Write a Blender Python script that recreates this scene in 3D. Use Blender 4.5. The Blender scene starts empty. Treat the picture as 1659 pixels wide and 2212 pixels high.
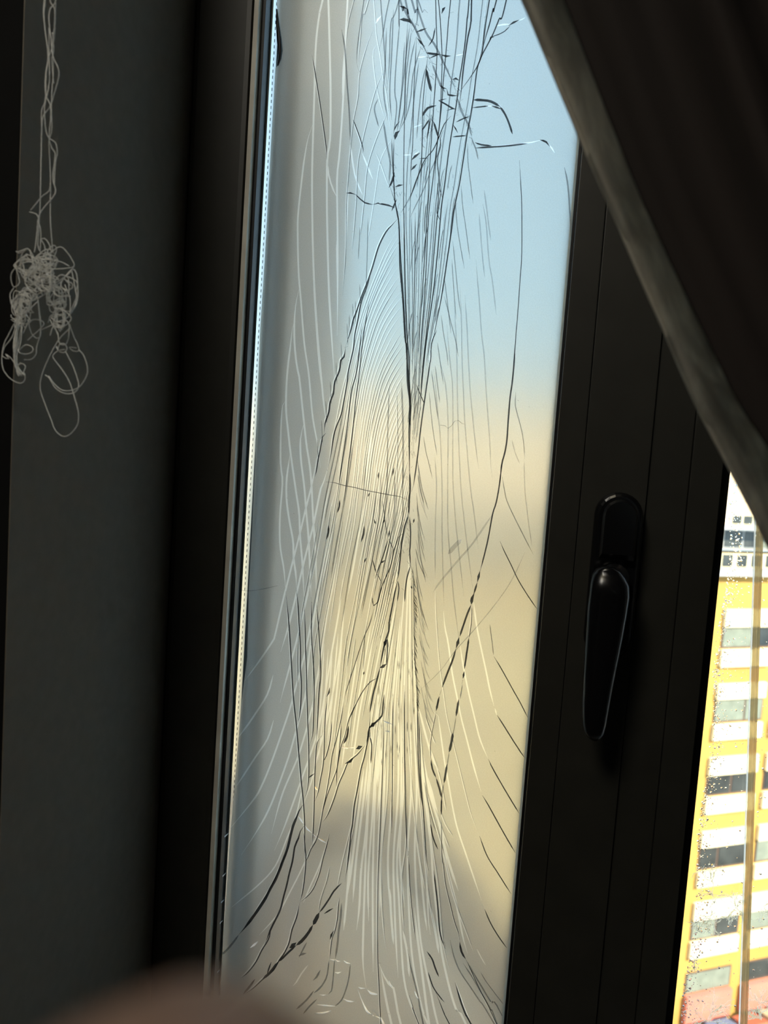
import bpy, bmesh, math, random
from mathutils import Vector, Matrix
random.seed(7)
sc = bpy.context.scene
COL = sc.collection

# ------------------------------------------------------------------ camera
W, H, F = 1659.0, 2212.0, 1600.0
CX, CY = W / 2, H / 2
CAM = Vector((0.0, -0.55, 1.45))
down = Vector((-1405.0, 20488.0, F)).normalized()        # where plumb lines meet, in (right, down, forward)
Zc = -down
fwd = Vector((0, 0, 1))
hh = (fwd - Zc * fwd.dot(Zc)).normalized()
rr = hh.cross(Zc)
rr = rr if rr.x > 0 else -rr
PSI = math.radians(12)
Yc = hh * math.cos(PSI) + rr * math.sin(PSI)
Xc = rr * math.cos(PSI) - hh * math.sin(PSI)

def ray(u, v):
    c = Vector((u - CX, v - CY, F))
    return Vector((c.dot(Xc), c.dot(Yc), c.dot(Zc)))

def at(u, v, y=0.0):                 # point of the plane y = const seen in direction (u, v)
    d = ray(u, v)
    return CAM + d * ((y - CAM.y) / d.y)

def at_x(u, v, x):
    d = ray(u, v)
    return CAM + d * ((x - CAM.x) / d.x)

def hit(u, v, p0, n):
    d = ray(u, v)
    return CAM + d * ((p0 - CAM).dot(n) / d.dot(n))

def camspace(x, y, z):               # metres right, down, forward of the lens
    c = Vector((x, y, z))
    return CAM + Vector((c.dot(Xc), c.dot(Yc), c.dot(Zc)))

cd = bpy.data.cameras.new('camera')
cam = bpy.data.objects.new('camera', cd)
COL.objects.link(cam)
sc.camera = cam
right_w = Vector((Xc.x, Yc.x, Zc.x)); down_w = Vector((Xc.y, Yc.y, Zc.y)); fwd_w = Vector((Xc.z, Yc.z, Zc.z))
M = Matrix.Identity(4)
for i in range(3):
    M[i][0] = right_w[i]; M[i][1] = -down_w[i]; M[i][2] = -fwd_w[i]; M[i][3] = CAM[i]
cam.matrix_world = M
cd.sensor_fit = 'VERTICAL'; cd.sensor_height = 36.0
cd.lens = F / H * 36.0
cd.clip_start = 0.005; cd.clip_end = 500
cd.dof.use_dof = True
cd.dof.focus_distance = 0.575
cd.dof.aperture_fstop = cd.lens / 2.6

# ------------------------------------------------------------------ sky, sun, exposure
world = bpy.data.worlds.new('sky'); sc.world = world; world.use_nodes = True
nt = world.node_tree; nt.nodes.clear()
wo = nt.nodes.new('ShaderNodeOutputWorld'); bg = nt.nodes.new('ShaderNodeBackground')
tc = nt.nodes.new('ShaderNodeTexCoord'); sx = nt.nodes.new('ShaderNodeSeparateXYZ'); cr = nt.nodes.new('ShaderNodeValToRGB')
nt.links.new(tc.outputs['Generated'], sx.inputs[0]); nt.links.new(sx.outputs['Z'], cr.inputs[0])
nt.links.new(cr.outputs[0], bg.inputs[0]); nt.links.new(bg.outputs[0], wo.inputs[0])
e = cr.color_ramp.elements
e[0].position = 0.0; e[0].color = (0.52, 0.69, 0.80, 1)
e[1].position = 1.0; e[1].color = (0.30, 0.52, 0.86, 1)
x = e.new(0.25); x.color = (0.47, 0.67, 0.86, 1)
bg.inputs[1].default_value = 2.7

sd = bpy.data.lights.new('sun', 'SUN'); sd.energy = 11.6; sd.angle = 0.009; sd.color = (1.0, 0.90, 0.72)
sun = bpy.data.objects.new('sun', sd); COL.objects.link(sun)
to_sun = Vector((0.72, -0.42, 0.60)).normalized()
sun.rotation_euler = to_sun.to_track_quat('Z', 'Y').to_euler(); sun.location = (6, -6, 30)

ld = bpy.data.lights.new('room_fill_light', 'POINT'); ld.shadow_soft_size = 0.18; ld.energy = 14.5; ld.color = (1.0, 0.95, 0.84)  # added fill light for the frames, threads and reveal
lo = bpy.data.objects.new('room_fill_light', ld); COL.objects.link(lo)
lo.location = (-0.45, -1.0, 2.36)

sc.view_settings.view_transform = 'Standard'; sc.view_settings.look = 'None'
sc.view_settings.exposure = 0.0; sc.view_settings.gamma = 1.0; sc.view_settings.use_curve_mapping = False
sc.cycles.transparent_max_bounces = 24
sc.cycles.transmission_bounces = 14
sc.cycles.max_bounces = 16
sc.cycles.caustics_refractive = True

# ------------------------------------------------------------------ materials
def mat(name, color, rough=0.6, metallic=0.0, noise=0.0, nscale=8.0, spec=0.5, bump=0.0, stretch=(1, 1, 1)):
    m = bpy.data.materials.new(name); m.use_nodes = True
    t = m.node_tree; p = t.nodes['Principled BSDF']
    p.inputs['Base Color'].default_value = (*color, 1); p.inputs['Roughness'].default_value = rough
    p.inputs['Metallic'].default_value = metallic; p.inputs['Specular IOR Level'].default_value = spec
    if noise or bump:
        c = t.nodes.new('ShaderNodeTexCoord'); mp = t.nodes.new('ShaderNodeMapping'); mp.inputs['Scale'].default_value = stretch
        n = t.nodes.new('ShaderNodeTexNoise'); n.inputs['Scale'].default_value = nscale; n.inputs['Detail'].default_value = 5
        t.links.new(c.outputs['Object'], mp.inputs[0]); t.links.new(mp.outputs[0], n.inputs['Vector'])
        if noise:
            r = t.nodes.new('ShaderNodeValToRGB')
            r.color_ramp.elements[0].position = 0.3; r.color_ramp.elements[1].position = 0.7
            r.color_ramp.elements[0].color = (*[max(0, k * (1 - noise)) for k in color], 1)
            r.color_ramp.elements[1].color = (*[min(1, k * (1 + noise)) for k in color], 1)
            t.links.new(n.outputs[0], r.inputs[0]); t.links.new(r.outputs[0], p.inputs['Base Color'])
        if bump:
            b = t.nodes.new('ShaderNodeBump'); b.inputs['Strength'].default_value = bump; b.inputs['Distance'].default_value = 0.002
            t.links.new(n.outputs[0], b.inputs['Height']); t.links.new(b.outputs[0], p.inputs['Normal'])
    return m

def shader(name, build):
    m = bpy.data.materials.new(name); m.use_nodes = True
    t = m.node_tree; t.nodes.clear(); o = t.nodes.new('ShaderNodeOutputMaterial')
    t.links.new(build(t), o.inputs[0]); return m

def node(t, kind, **k):
    n = t.nodes.new('ShaderNode' + kind)
    for a, v in k.items(): n.inputs[a].default_value = v
    return n

def mixed(t, fac, a, b):
    m = node(t, 'MixShader'); m.inputs[0].default_value = fac
    t.links.new(a, m.inputs[1]); t.links.new(b, m.inputs[2]); return m.outputs[0]

def clear_glass(t):
    tr = node(t, 'BsdfTransparent', Color=(0.97, 0.985, 0.975, 1)); gl = node(t, 'BsdfGlossy', Roughness=0.02)
    return mixed(t, 0.035, tr.outputs[0], gl.outputs[0])
M_GLASS = shader('clear_glass', clear_glass)

def film(t):
    g = node(t, 'BsdfGlass', Roughness=0.30, IOR=1.45, Color=(0.94, 0.945, 0.93, 1))
    tl = node(t, 'BsdfTranslucent', Color=(0.95, 0.94, 0.92, 1))
    return mixed(t, 0.14, g.outputs[0], tl.outputs[0])
M_FILM = shader('frosted_film', film)

def tint(t):
    c = node(t, 'TexCoord'); n = node(t, 'TexNoise', Scale=1300.0, Detail=2.0); t.links.new(c.outputs['Object'], n.inputs['Vector'])
    r = t.nodes.new('ShaderNodeValToRGB'); r.color_ramp.elements[0].position = 0.3; r.color_ramp.elements[1].position = 0.7
    r.color_ramp.elements[0].color = (0.61, 0.60, 0.58, 1); r.color_ramp.elements[1].color = (0.675, 0.665, 0.645, 1)
    t.links.new(n.outputs[0], r.inputs[0]); tr = node(t, 'BsdfTransparent'); t.links.new(r.outputs[0], tr.inputs[0]); return tr.outputs[0]
M_TINT = shader('film_dimming_tint', tint)  # added layer, dims the film around the bright cracks

def crack_light(t):
    rf = node(t, 'BsdfTransparent', Color=(1, 1, 1, 1))
    tl = node(t, 'BsdfTranslucent', Color=(1, 1, 0.98, 1))
    return mixed(t, 0.06, rf.outputs[0], tl.outputs[0])
M_CL = shader('bright_crack_face', crack_light)

def crack_dark(fac, col):
    def f(t):
        tr = node(t, 'BsdfTransparent', Color=(0.9, 0.9, 0.92, 1)); d = node(t, 'BsdfGlossy', Color=(*col, 1), Roughness=0.3)
        return mixed(t, fac, tr.outputs[0], d.outputs[0])
    return f
M_CD = shader('dark_crack_face', crack_dark(0.9, (0.06, 0.065, 0.075)))  # dark colour stands in for the dark room mirrored in the cracks
M_CM = shader('grey_crack_face', crack_dark(0.52, (0.10, 0.105, 0.12)))
M_CF = shader('faint_crack_face', crack_dark(0.24, (0.12, 0.12, 0.15)))
def crack_faint_light(t):
    return mixed(t, 0.5, node(t, 'BsdfTransparent').outputs[0], crack_light(t))
M_CFL = shader('faint_bright_crack_face', crack_faint_light)
def white_glint(t):
    tl = node(t, 'BsdfTranslucent', Color=(1, 1, 1, 1)); df = node(t, 'BsdfTransparent', Color=(1, 1, 1, 1))
    return mixed(t, 0.6, tl.outputs[0], df.outputs[0])
M_CW = shader('glinting_chip_face', white_glint)  # white stands in for sky glinting off the chips

M_GLINT = shader('bright_plastic_edge', lambda t: mixed(t, 0.7, node(t, 'BsdfTransparent', Color=(1, 1, 1, 1)).outputs[0], node(t, 'BsdfTranslucent', Color=(1, 1, 0.95, 1)).outputs[0]))
M_FRAME = mat('dark_bronze_aluminium', (0.036, 0.035, 0.029), 0.45, 0.0, noise=0.12, nscale=40)
M_GASKET = mat('black_rubber_gasket', (0.006, 0.006, 0.007), 0.5)
M_BEAD = mat('brushed_aluminium_bead', (0.90, 0.84, 0.74), 0.5, 0.0, noise=0.15, nscale=30)
M_SPACER = mat('aluminium_spacer', (0.88, 0.86, 0.82), 0.28, 1.0)
M_HANDLE = mat('black_handle_paint', (0.006, 0.006, 0.007), 0.22, 0.0)
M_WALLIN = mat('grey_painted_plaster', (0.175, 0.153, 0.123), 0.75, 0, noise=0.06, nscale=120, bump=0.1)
M_WALLBK = mat('unlit_wall_black', (0.010, 0.010, 0.010), 0.9, 0, noise=0.1, nscale=30, spec=0.1)  # near-black colour stands in for the unlit room side of the wall
M_WALLDK = mat('dark_room_plaster', (0.05, 0.05, 0.048), 0.8, 0, noise=0.06, nscale=30)
M_RENDER = mat('grey_render', (0.92, 0.75, 0.64), 0.9, 0, noise=0.05, nscale=6)
M_OUTFRAME = mat('grey_outer_frame', (0.20, 0.23, 0.27), 0.6)
M_THREAD = mat('white_cotton_thread', (0.95, 0.93, 0.84), 0.9, 0, noise=0.2, nscale=900)
M_SKIN = mat('skin', (0.27, 0.175, 0.135), 0.55, 0, noise=0.12, nscale=60, bump=0.15)
M_NAIL = mat('fingernail', (0.60, 0.38, 0.32), 0.3)
M_YELLOW = mat('yellow_render', (0.50, 0.29, 0.07), 0.9, 0, noise=0.08, nscale=0.6)
M_PEACH = mat('peach_render', (0.78, 0.60, 0.40), 0.9, 0, noise=0.05, nscale=0.6)
M_WHITE = mat('cream_spandrel_paint', (0.90, 0.78, 0.50), 0.8, 0, noise=0.03, nscale=2)
M_WINFR = mat('window_frame_brown', (0.13, 0.08, 0.055), 0.6)
M_WPANE = mat('dark_window_glass', (0.05, 0.055, 0.052), 0.12, 0, noise=0.5, nscale=0.9)
M_CURT = mat('pale_window_curtain', (0.21, 0.235, 0.185), 0.9, 0, noise=0.15, nscale=3)
M_RED = mat('salmon_board', (0.66, 0.21, 0.15), 0.8, 0, noise=0.08, nscale=1.2)
M_COWL = shader('milky_plastic', lambda t: mixed(t, 0.35, node(t, 'BsdfTranslucent', Color=(0.88, 0.74, 0.60, 1)).outputs[0], node(t, 'BsdfTransparent', Color=(0.9, 0.88, 0.86, 1)).outputs[0]))
M_GREY = mat('grey_metal_ledge', (0.42, 0.43, 0.42), 0.6)
M_ASPH = mat('asphalt_ground', (0.22, 0.21, 0.20), 0.95, 0, noise=0.3, nscale=0.3)
M_PIPE = mat('dull_dark_metal_bar', (0.12, 0.12, 0.12), 0.6)

# ------------------------------------------------------------------ object helpers
def link(name, me, m=None, parent=None, label=None, cat=None, group=None, kind=None):
    o = bpy.data.objects.new(name, me); COL.objects.link(o)
    if m is not None and me is not None:
        for k in (m if isinstance(m, (list, tuple)) else [m]): me.materials.append(k)
    if parent is not None: o.parent = parent
    if label: o['label'] = label
    if cat: o['category'] = cat
    if group: o['group'] = group
    if kind: o['kind'] = kind
    return o

def empty(name, loc=(0, 0, 0), **k):
    # children keep world coordinates: the empty sits at its thing's base, its parts carry the inverse offset
    o = link(name, None, **k); o.location = loc; o.empty_display_size = 0.05
    return o

def base(parent, child):
    child.matrix_parent_inverse = Matrix.Translation(-parent.location)
    return child

def mesh(name, vs, fs, smooth=False, mi=None):
    me = bpy.data.meshes.new(name); me.from_pydata([tuple(v) for v in vs], [], fs); me.update()
    if mi: me.polygons.foreach_set('material_index', mi)
    if smooth: me.polygons.foreach_set('use_smooth', [True] * len(me.polygons))
    return me

def box_data(a, b):
    x0, y0, z0 = a; x1, y1, z1 = b
    v = [(x0, y0, z0), (x1, y0, z0), (x1, y1, z0), (x0, y1, z0), (x0, y0, z1), (x1, y0, z1), (x1, y1, z1), (x0, y1, z1)]
    f = [(0, 3, 2, 1), (4, 5, 6, 7), (0, 1, 5, 4), (1, 2, 6, 5), (2, 3, 7, 6), (3, 0, 4, 7)]
    return v, f

def boxes(name, bs, bevel=0.0):
    bm = bmesh.new()
    for a, b in bs:
        v, f = box_data(a, b)
        q = [bm.verts.new(k) for k in v]
        for k in f: bm.faces.new([q[i] for i in k])
    if bevel:
        bmesh.ops.bevel(bm, geom=bm.edges[:], offset=bevel, segments=2, affect='EDGES', profile=0.7)
    me = bpy.data.meshes.new(name); bm.to_mesh(me); bm.free(); return me

def tube(pts, rad, seg=6, cap=True):
    """tube along 3-D points; rad is a number or one per point -> verts, faces"""
    n = len(pts); vs = []; fs = []
    up = Vector((0, 0, 1)); prev = None
    for i, p in enumerate(pts):
        t = (pts[min(i + 1, n - 1)] - pts[max(i - 1, 0)])
        t = t.normalized() if t.length > 1e-9 else Vector((0, 0, 1))
        if prev is None:
            a = t.cross(up if abs(t.z) < 0.9 else Vector((1, 0, 0))).normalized()
        else:
            a = (prev - t * prev.dot(t)); a = a.normalized() if a.length > 1e-6 else t.orthogonal().normalized()
        prev = a; b = t.cross(a)
        r = rad[i] if isinstance(rad, (list, tuple)) else rad
        for k in range(seg):
            g = 2 * math.pi * k / seg
            vs.append(p + a * (r * math.cos(g)) + b * (r * math.sin(g)))
    for i in range(n - 1):
        for k in range(seg):
            fs.append((i * seg + k, i * seg + (k + 1) % seg, (i + 1) * seg + (k + 1) % seg, (i + 1) * seg + k))
    if cap:
        fs.append(tuple(range(seg - 1, -1, -1))); fs.append(tuple((n - 1) * seg + k for k in range(seg)))
    return vs, fs

def smooth_line(p, step=8.0):
    """Catmull-Rom through the traced points"""
    if len(p) < 3:
        a, b = Vector(p[0]), Vector(p[-1]); n = max(2, int((b - a).length / step) + 1)
        return [a.lerp(b, i / (n - 1)) for i in range(n)]
    q = [Vector(k) for k in p]; q = [q[0] * 2 - q[1]] + q + [q[-1] * 2 - q[-2]]
    out = []
    for i in range(1, len(q) - 2):
        a, b, c, d = q[i - 1:i + 3]; n = max(1, int((c - b).length / step))
        for k in range(n):
            t = k / n
            out.append(0.5 * ((2 * b) + (c - a) * t + (2 * a - 5 * b + 4 * c - d) * t * t + (3 * b - a - 3 * c + d) * t ** 3))
    out.append(q[-2]); return out

def interp(tab, y):                      # table of (y, x)
    if y <= tab[0][0]: return tab[0][1]
    for (a, b), (c, d) in zip(tab, tab[1:]):
        if y <= c: return b + (d - b) * (y - a) / (c - a)
    return tab[-1][1]

# ------------------------------------------------------------------ frame of reference of the facade across the street
dF = ray(1600, 1500); DIST = 31.0
P0 = CAM + dF * (DIST / dF.y)
e_ = ray(5500, 1298); e_.z = 0; e_.normalize()
nF = Vector((e_.y, -e_.x, 0));  nF = nF if nF.dot(CAM - P0) > 0 else -nF
def fw(u, v):
    p = hit(u, v, P0, nF) - P0; return p.dot(e_), p.z + P0.z
def wpt(s, z, out): return Vector((P0.x, P0.y, 0)) + e_ * s + nF * out + Vector((0, 0, z))
UREF = 1600
Zof = lambda v: fw(UREF, v)[1]
uL, _ = fw(1540, 1500); uR, _ = fw(1647, 1645); uR2, _ = fw(1640, 1645)
0 and print('bay', uL, uR, 'zs', Zof(1035), Zof(1500), Zof(2185), 'e', e_, 'n', nF, 'P0', P0)
ZG = Zof(2196)                            # street level
0 and print('ZG', ZG)

# ------------------------------------------------------------------ room shell
Z0, Z1 = 0.82, 2.22                       # window opening
XR = at(388, 1000, -0.004).x              # left reveal of the recess
XR2 = 0.62                                # right reveal of the recess
YW = at_x(24, 1000, XR).y                 # room face of the wall
XG = at(529, 1000, 0).x                    # left edge of the cracked pane
YO = 0.21                                 # outer face of the wall
0 and print('XR', XR, 'YW', YW, 'XG', XG)
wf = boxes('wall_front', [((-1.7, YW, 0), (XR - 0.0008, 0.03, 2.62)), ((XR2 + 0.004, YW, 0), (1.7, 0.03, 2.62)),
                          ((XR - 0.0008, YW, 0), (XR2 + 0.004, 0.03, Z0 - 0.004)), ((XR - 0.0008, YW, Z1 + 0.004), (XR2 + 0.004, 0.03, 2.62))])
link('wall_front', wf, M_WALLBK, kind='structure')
# plastered lining of the window recess
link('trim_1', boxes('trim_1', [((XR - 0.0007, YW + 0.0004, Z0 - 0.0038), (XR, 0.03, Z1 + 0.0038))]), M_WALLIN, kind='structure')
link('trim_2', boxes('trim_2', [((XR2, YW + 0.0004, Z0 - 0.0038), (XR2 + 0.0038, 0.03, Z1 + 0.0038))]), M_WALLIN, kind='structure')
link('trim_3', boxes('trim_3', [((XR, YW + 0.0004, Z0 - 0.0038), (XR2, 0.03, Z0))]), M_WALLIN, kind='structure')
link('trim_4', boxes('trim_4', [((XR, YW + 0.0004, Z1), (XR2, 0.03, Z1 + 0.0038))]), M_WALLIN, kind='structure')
XO = XG + 0.013
YI = 0.040
for nm, a, b in (('wall_exterior_left', (-9, YI, ZG), (XO, YO, 9)), ('wall_exterior_right', (XR2, YI, ZG), (9, YO, 9)),
                 ('wall_exterior_bottom', (XO, YI, ZG), (XR2, YO, Z0)), ('wall_exterior_top', (XO, YI, Z1), (XR2, YO, 9))):
    link(nm, boxes(nm, [(a, b)]), M_RENDER, kind='structure')
link('wall_left', boxes('wall_left', [((-1.8, -2.8, 0), (-1.7, 0.03, 2.62))]), M_WALLDK, kind='structure')
link('wall_right', boxes('wall_right', [((1.7, -2.8, 0), (1.8, 0.03, 2.62))]), M_WALLDK, kind='structure')
link('wall_back', boxes('wall_back', [((-1.8, -2.9, 0), (1.8, -2.8, 2.62))]), M_WALLDK, kind='structure')
link('floor', boxes('floor', [((-1.8, -2.9, -0.1), (1.8, 0.03, 0))]), M_WALLDK, kind='structure')
link('ceiling', boxes('ceiling', [((-1.8, -2.9, 2.62), (1.8, 0.03, 2.7))]), M_WALLDK, kind='structure')

# ------------------------------------------------------------------ window 1: the cracked, frosted sash
win = empty('window_1', (0, 0, Z0), kind='structure', label='dark aluminium window sash with a long cracked frosted pane')
def wpart(name, me, m, parent=None, **k):
    o = link(name, me, m, parent or win, **k)
    if parent is None: base(win, o)
    return o
XE = at(1195, 1000, 0).x                  # right edge of the cracked pane
XB = at(510, 1000, -0.008).x
0 and print('XE', XE, 'pane width', XE - XG)
PZ0, PZ1 = Z0 + 0.05, Z1 - 0.05
# left frame
wpart('frame_jamb', boxes('frame_jamb', [((XR + 0.001, -0.014, Z0), (XB - 0.0036, 0.028, Z1))], 0.004), M_FRAME)
wpart('glazing_bead', boxes('glazing_bead', [((XB - 0.0030, -0.012, Z0 + 0.001), (XB + 0.0006, 0.02, Z1 - 0.001))], 0.0004), M_BEAD)
wpart('glazing_gasket', boxes('glazing_gasket', [((XB + 0.0008, -0.006, Z0 + 0.001), (XG - 0.0002, 0.022, Z1 - 0.001))]), M_GASKET)
wpart('frame_head', boxes('frame_head', [((XG, -0.030, PZ1), (XE, 0.028, Z1))], 0.002), M_FRAME)
wpart('frame_sill', boxes('frame_sill', [((XG, -0.030, Z0), (XE, 0.028, PZ0))], 0.002), M_FRAME)
# spacer bar between the two panes, with its row of perforations
wpart('spacer_bar', boxes('spacer_bar', [((XG, 0.0044, PZ0), (XG + 0.0015, 0.0160, PZ1))]), M_SPACER)
wpart('spacer_bar', boxes('spacer_bar', [((XE - 0.0015, 0.0044, PZ0), (XE, 0.0160, PZ1))]), M_SPACER)
hs = []
z = PZ0 + 0.003
while z < PZ1:
    hs.append(((XG + 0.0014, 0.0098, z), (XG + 0.0017, 0.0104, z + 0.0022))); z += 0.0045
wpart('spacer_perforation', boxes('spacer_perforation', hs), M_GASKET, kind='stuff')
# outer frame that darkens the film's left margin
wpart('outer_frame', boxes('outer_frame', [((XG, 0.0205, PZ0), (XG + 0.004, 0.039, PZ1))]), M_OUTFRAME)
wpart('outer_frame', boxes('outer_frame', [((XE - 0.003, 0.0205, PZ0), (XE, 0.039, PZ1))]), M_OUTFRAME)
# panes
pane = wpart('glass_pane', boxes('glass_pane', [((XG, 0.0010, PZ0), (XE, 0.0042, PZ1))]), M_GLASS, label='cracked frosted glass pane')
wpart('outer_glass_pane', boxes('outer_glass_pane', [((XG, 0.0164, PZ0), (XE, 0.0200, PZ1))]), M_GLASS)
# frosted film, its left margin torn and curled near the top
fl = [(603, -160), (598, 10), (601, 45), (606, 70), (609, 100), (608, 122), (603, 138), (595, 148), (586, 300), (573, 545), (562, 711), (551, 1000), (543, 1169),
      (537, 1280), (534, 1419), (522, 1512), (509, 1669), (497, 1812), (483, 2017), (476, 2137), (466, 2330)]
left = [at(u, v, 0) for u, v in fl]
# curled flap of the tear
fp = [(598, 20), (602, 50), (607, 85), (609, 110), (606, 128), (600, 142)]
vs = []; fs = []
for i, (u, v) in enumerate(fp):
    w = 8 * math.sin(math.pi * i / (len(fp) - 1)) + 1
    a, b, c = at(u - w, v, -0.0006), at(u - w * 0.4, v, -0.0030), at(u + 1, v, -0.0004)
    vs += [a, b, c]
for i in range(len(fp) - 1):
    for k in (0, 1): fs.append((i * 3 + k, i * 3 + k + 1, i * 3 + k + 4, i * 3 + k + 3))
flap = link('film_flap', mesh('film_flap', vs, fs, True), M_GASKET, pane)
sm = flap.modifiers.new('t', 'SOLIDIFY'); sm.thickness = 0.0002

# right stile of the sash, in stepped aluminium profiles with shadow grooves between them
YS = -0.022
def sx_(u, y=YS): return at(u, 1000, y).x
edges = [(XE + 0.0008, sx_(1260), YS - 0.000), (sx_(1260), sx_(1403), YS - 0.0025), (sx_(1403), sx_(1492.6), YS), (sx_(1492.6), sx_(1562), YS - 0.0018)]
for i, (a, b, y) in enumerate(edges):
    wpart('stile_profile', boxes('stile_profile', [((a + 0.00022, y, Z0), (b - 0.00022, 0.026, Z1))], 0.0006), M_FRAME)
wpart('edge_gasket', boxes('edge_gasket', [((XE - 0.001, -0.012, PZ0), (XE + 0.0007, 0.024, PZ1))]), M_GASKET)
wpart('silicone_joint', boxes('silicone_joint', [((XE - 0.0026, -0.0012, PZ0), (XE - 0.0012, -0.0004, PZ1))]), M_GLINT)
XS = sx_(1562)
XP = at(1581, 1000, -0.012).x

# handle
def plate(u0, u1, v0, v1, y0, y1, seg=10):
    p = [at(u, v, y1) for u, v in ((u0, v0), (u1, v1))]
    return p
bm = bmesh.new()
yb = YS - 0.0027
c_top = at(1334, 1112, yb); c_bot = at(1311, 1372, yb); xm = (c_top.x + c_bot.x) / 2
r = (at(1386, 1150, yb).x - at(1283, 1150, yb).x) / 2
ring = []
for k in range(13): g = math.pi * k / 12; ring.append((xm + r * math.cos(g), c_top.z + r * math.sin(g)))
for k in range(13): g = math.pi + math.pi * k / 12; ring.append((xm + r * math.cos(g), c_bot.z + r * math.sin(g)))
def extr(bm, ring, ys, sc_):
    loops = []
    zm = (c_top.z + c_bot.z) / 2
    for y, s in zip(ys, sc_):
        loops.append([bm.verts.new((xm + (x - xm) * s, y, zm + (z - zm) * (1 - (1 - s) * 0.3))) for x, z in ring])
    for A, B in zip(loops, loops[1:]):
        for i in range(len(A)): bm.faces.new((A[i], A[(i + 1) % len(A)], B[(i + 1) % len(A)], B[i]))
    bm.faces.new(loops[-1]); bm.faces.new(loops[0][::-1])
extr(bm, ring, [yb, yb - 0.007, yb - 0.010, yb - 0.0108], [1, 1, 0.93, 0.85])
bmesh.ops.recalc_face_normals(bm, faces=bm.faces[:])
me = bpy.data.meshes.new('handle_base'); bm.to_mesh(me); bm.free()
hb = wpart('handle_base', me, M_HANDLE, label='black handle mounting plate with rounded ends')
# raised cover on the upper half of the plate
bm = bmesh.new()
cv = []
rr_ = r * 0.74
zt, zb_ = at(1334, 1112, yb).z, at(1330, 1205, yb).z
for k in range(9): g = math.pi * k / 8; cv.append((xm + rr_ * math.cos(g), zt + rr_ * math.sin(g)))
cv += [(xm - rr_, zb_), (xm + rr_, zb_)]
lo_ = [[bm.verts.new((xm + (x - xm) * s, y, zt + (z - zt) * s)) for x, z in cv] for y, s in ((yb - 0.0106, 1), (yb - 0.017, 0.97), (yb - 0.020, 0.85))]
for A, B in zip(lo_, lo_[1:]):
    for i in range(len(A)): bm.faces.new((A[i], A[(i + 1) % len(A)], B[(i + 1) % len(A)], B[i]))
bm.faces.new(lo_[-1]); bm.faces.new(lo_[0][::-1]); bmesh.ops.recalc_face_normals(bm, faces=bm.faces[:])
me = bpy.data.meshes.new('plate_cover'); bm.to_mesh(me); bm.free()
link('plate_cover', me, M_HANDLE, hb)
# lever: lofted oval sections following the photographed outline
yl = yb - 0.030
lev = [(1226, 1300, 1330), (1234, 1287, 1345), (1246, 1279, 1355), (1262, 1275, 1360), (1285, 1272, 1361), (1320, 1268, 1356), (1370, 1265, 1347),
       (1420, 1262, 1337), (1470, 1259, 1327), (1520, 1257, 1318), (1560, 1257, 1311), (1580, 1260, 1306), (1592, 1267, 1299), (1599, 1278, 1290)]
bm = bmesh.new(); loops = []
for v, a, b in lev:
    A, B = at(a, v, yl), at(b, v, yl); c = (A + B) / 2; hw = (B.x - A.x) / 2
    th = min(0.0075, hw * 0.9) if v > 1240 else 0.006
    yc = yl if v > 1260 else yl + 0.004
    loops.append([bm.verts.new((c.x + hw * math.copysign(abs(math.cos(g)) ** 0.8, math.cos(g)), yc + th * math.copysign(abs(math.sin(g)) ** 0.8, math.sin(g)), c.z)) for g in [2 * math.pi * k / 20 for k in range(20)]])
for A, B in zip(loops, loops[1:]):
    for i in range(20): bm.faces.new((A[i], A[(i + 1) % 20], B[(i + 1) % 20], B[i]))
bm.faces.new(loops[-1]); bm.faces.new(loops[0][::-1]); bmesh.ops.recalc_face_normals(bm, faces=bm.faces[:])
for f in bm.faces: f.smooth = True
me = bpy.data.meshes.new('handle_lever'); bm.to_mesh(me); bm.free()
lever = link('handle_lever', me, M_HANDLE, hb)
vs, fs = tube([Vector((xm - 0.001, yb - 0.0106, at(1320, 1245, yb).z)), Vector((xm - 0.001, yl + 0.004, at(1320, 1250, yl).z))], 0.0095, 16)
link('handle_neck', mesh('handle_neck', vs, fs, True), M_HANDLE, hb)

# ------------------------------------------------------------------ window 2: the clear pane to the right
win2 = empty('window_2', (XS, 0, Z0), kind='structure', label='clear double pane beside the dark sash, spotted with dried droplets')
def w2(name, me, m, parent=None, **k):
    o = link(name, me, m, parent or win2, **k)
    if parent is None: base(win2, o)
    return o
w2('frame_jamb', boxes('frame_jamb', [((XS + 0.0004, -0.014, Z0), (XS + 0.0022, 0.026, Z1))], 0.0004), M_FRAME)
w2('glazing_gasket', boxes('glazing_gasket', [((XS + 0.0024, -0.010, Z0), (XP, 0.026, Z1))]), M_GASKET)
w2('frame_jamb', boxes('frame_jamb_far', [((XR2 - 0.05, -0.03, Z0), (XR2 - 0.001, 0.028, Z1))], 0.002), M_FRAME)
w2('frame_head', boxes('frame_head2', [((XP, -0.03, PZ1), (XR2 - 0.051, 0.028, Z1))], 0.002), M_FRAME)
w2('frame_sill', boxes('frame_sill2', [((XP, -0.03, Z0), (XR2 - 0.051, 0.028, PZ0))], 0.002), M_FRAME)
p2 = w2('glass_pane', boxes('glass_pane2', [((XP, 0.0, PZ0), (XR2 - 0.052, 0.004, PZ1))]), M_GLASS)
w2('edge_bead', boxes('edge_bead', [((XP, -0.0012, PZ0), (XP + 0.0006, -0.0003, PZ1))]), M_SPACER)

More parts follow.
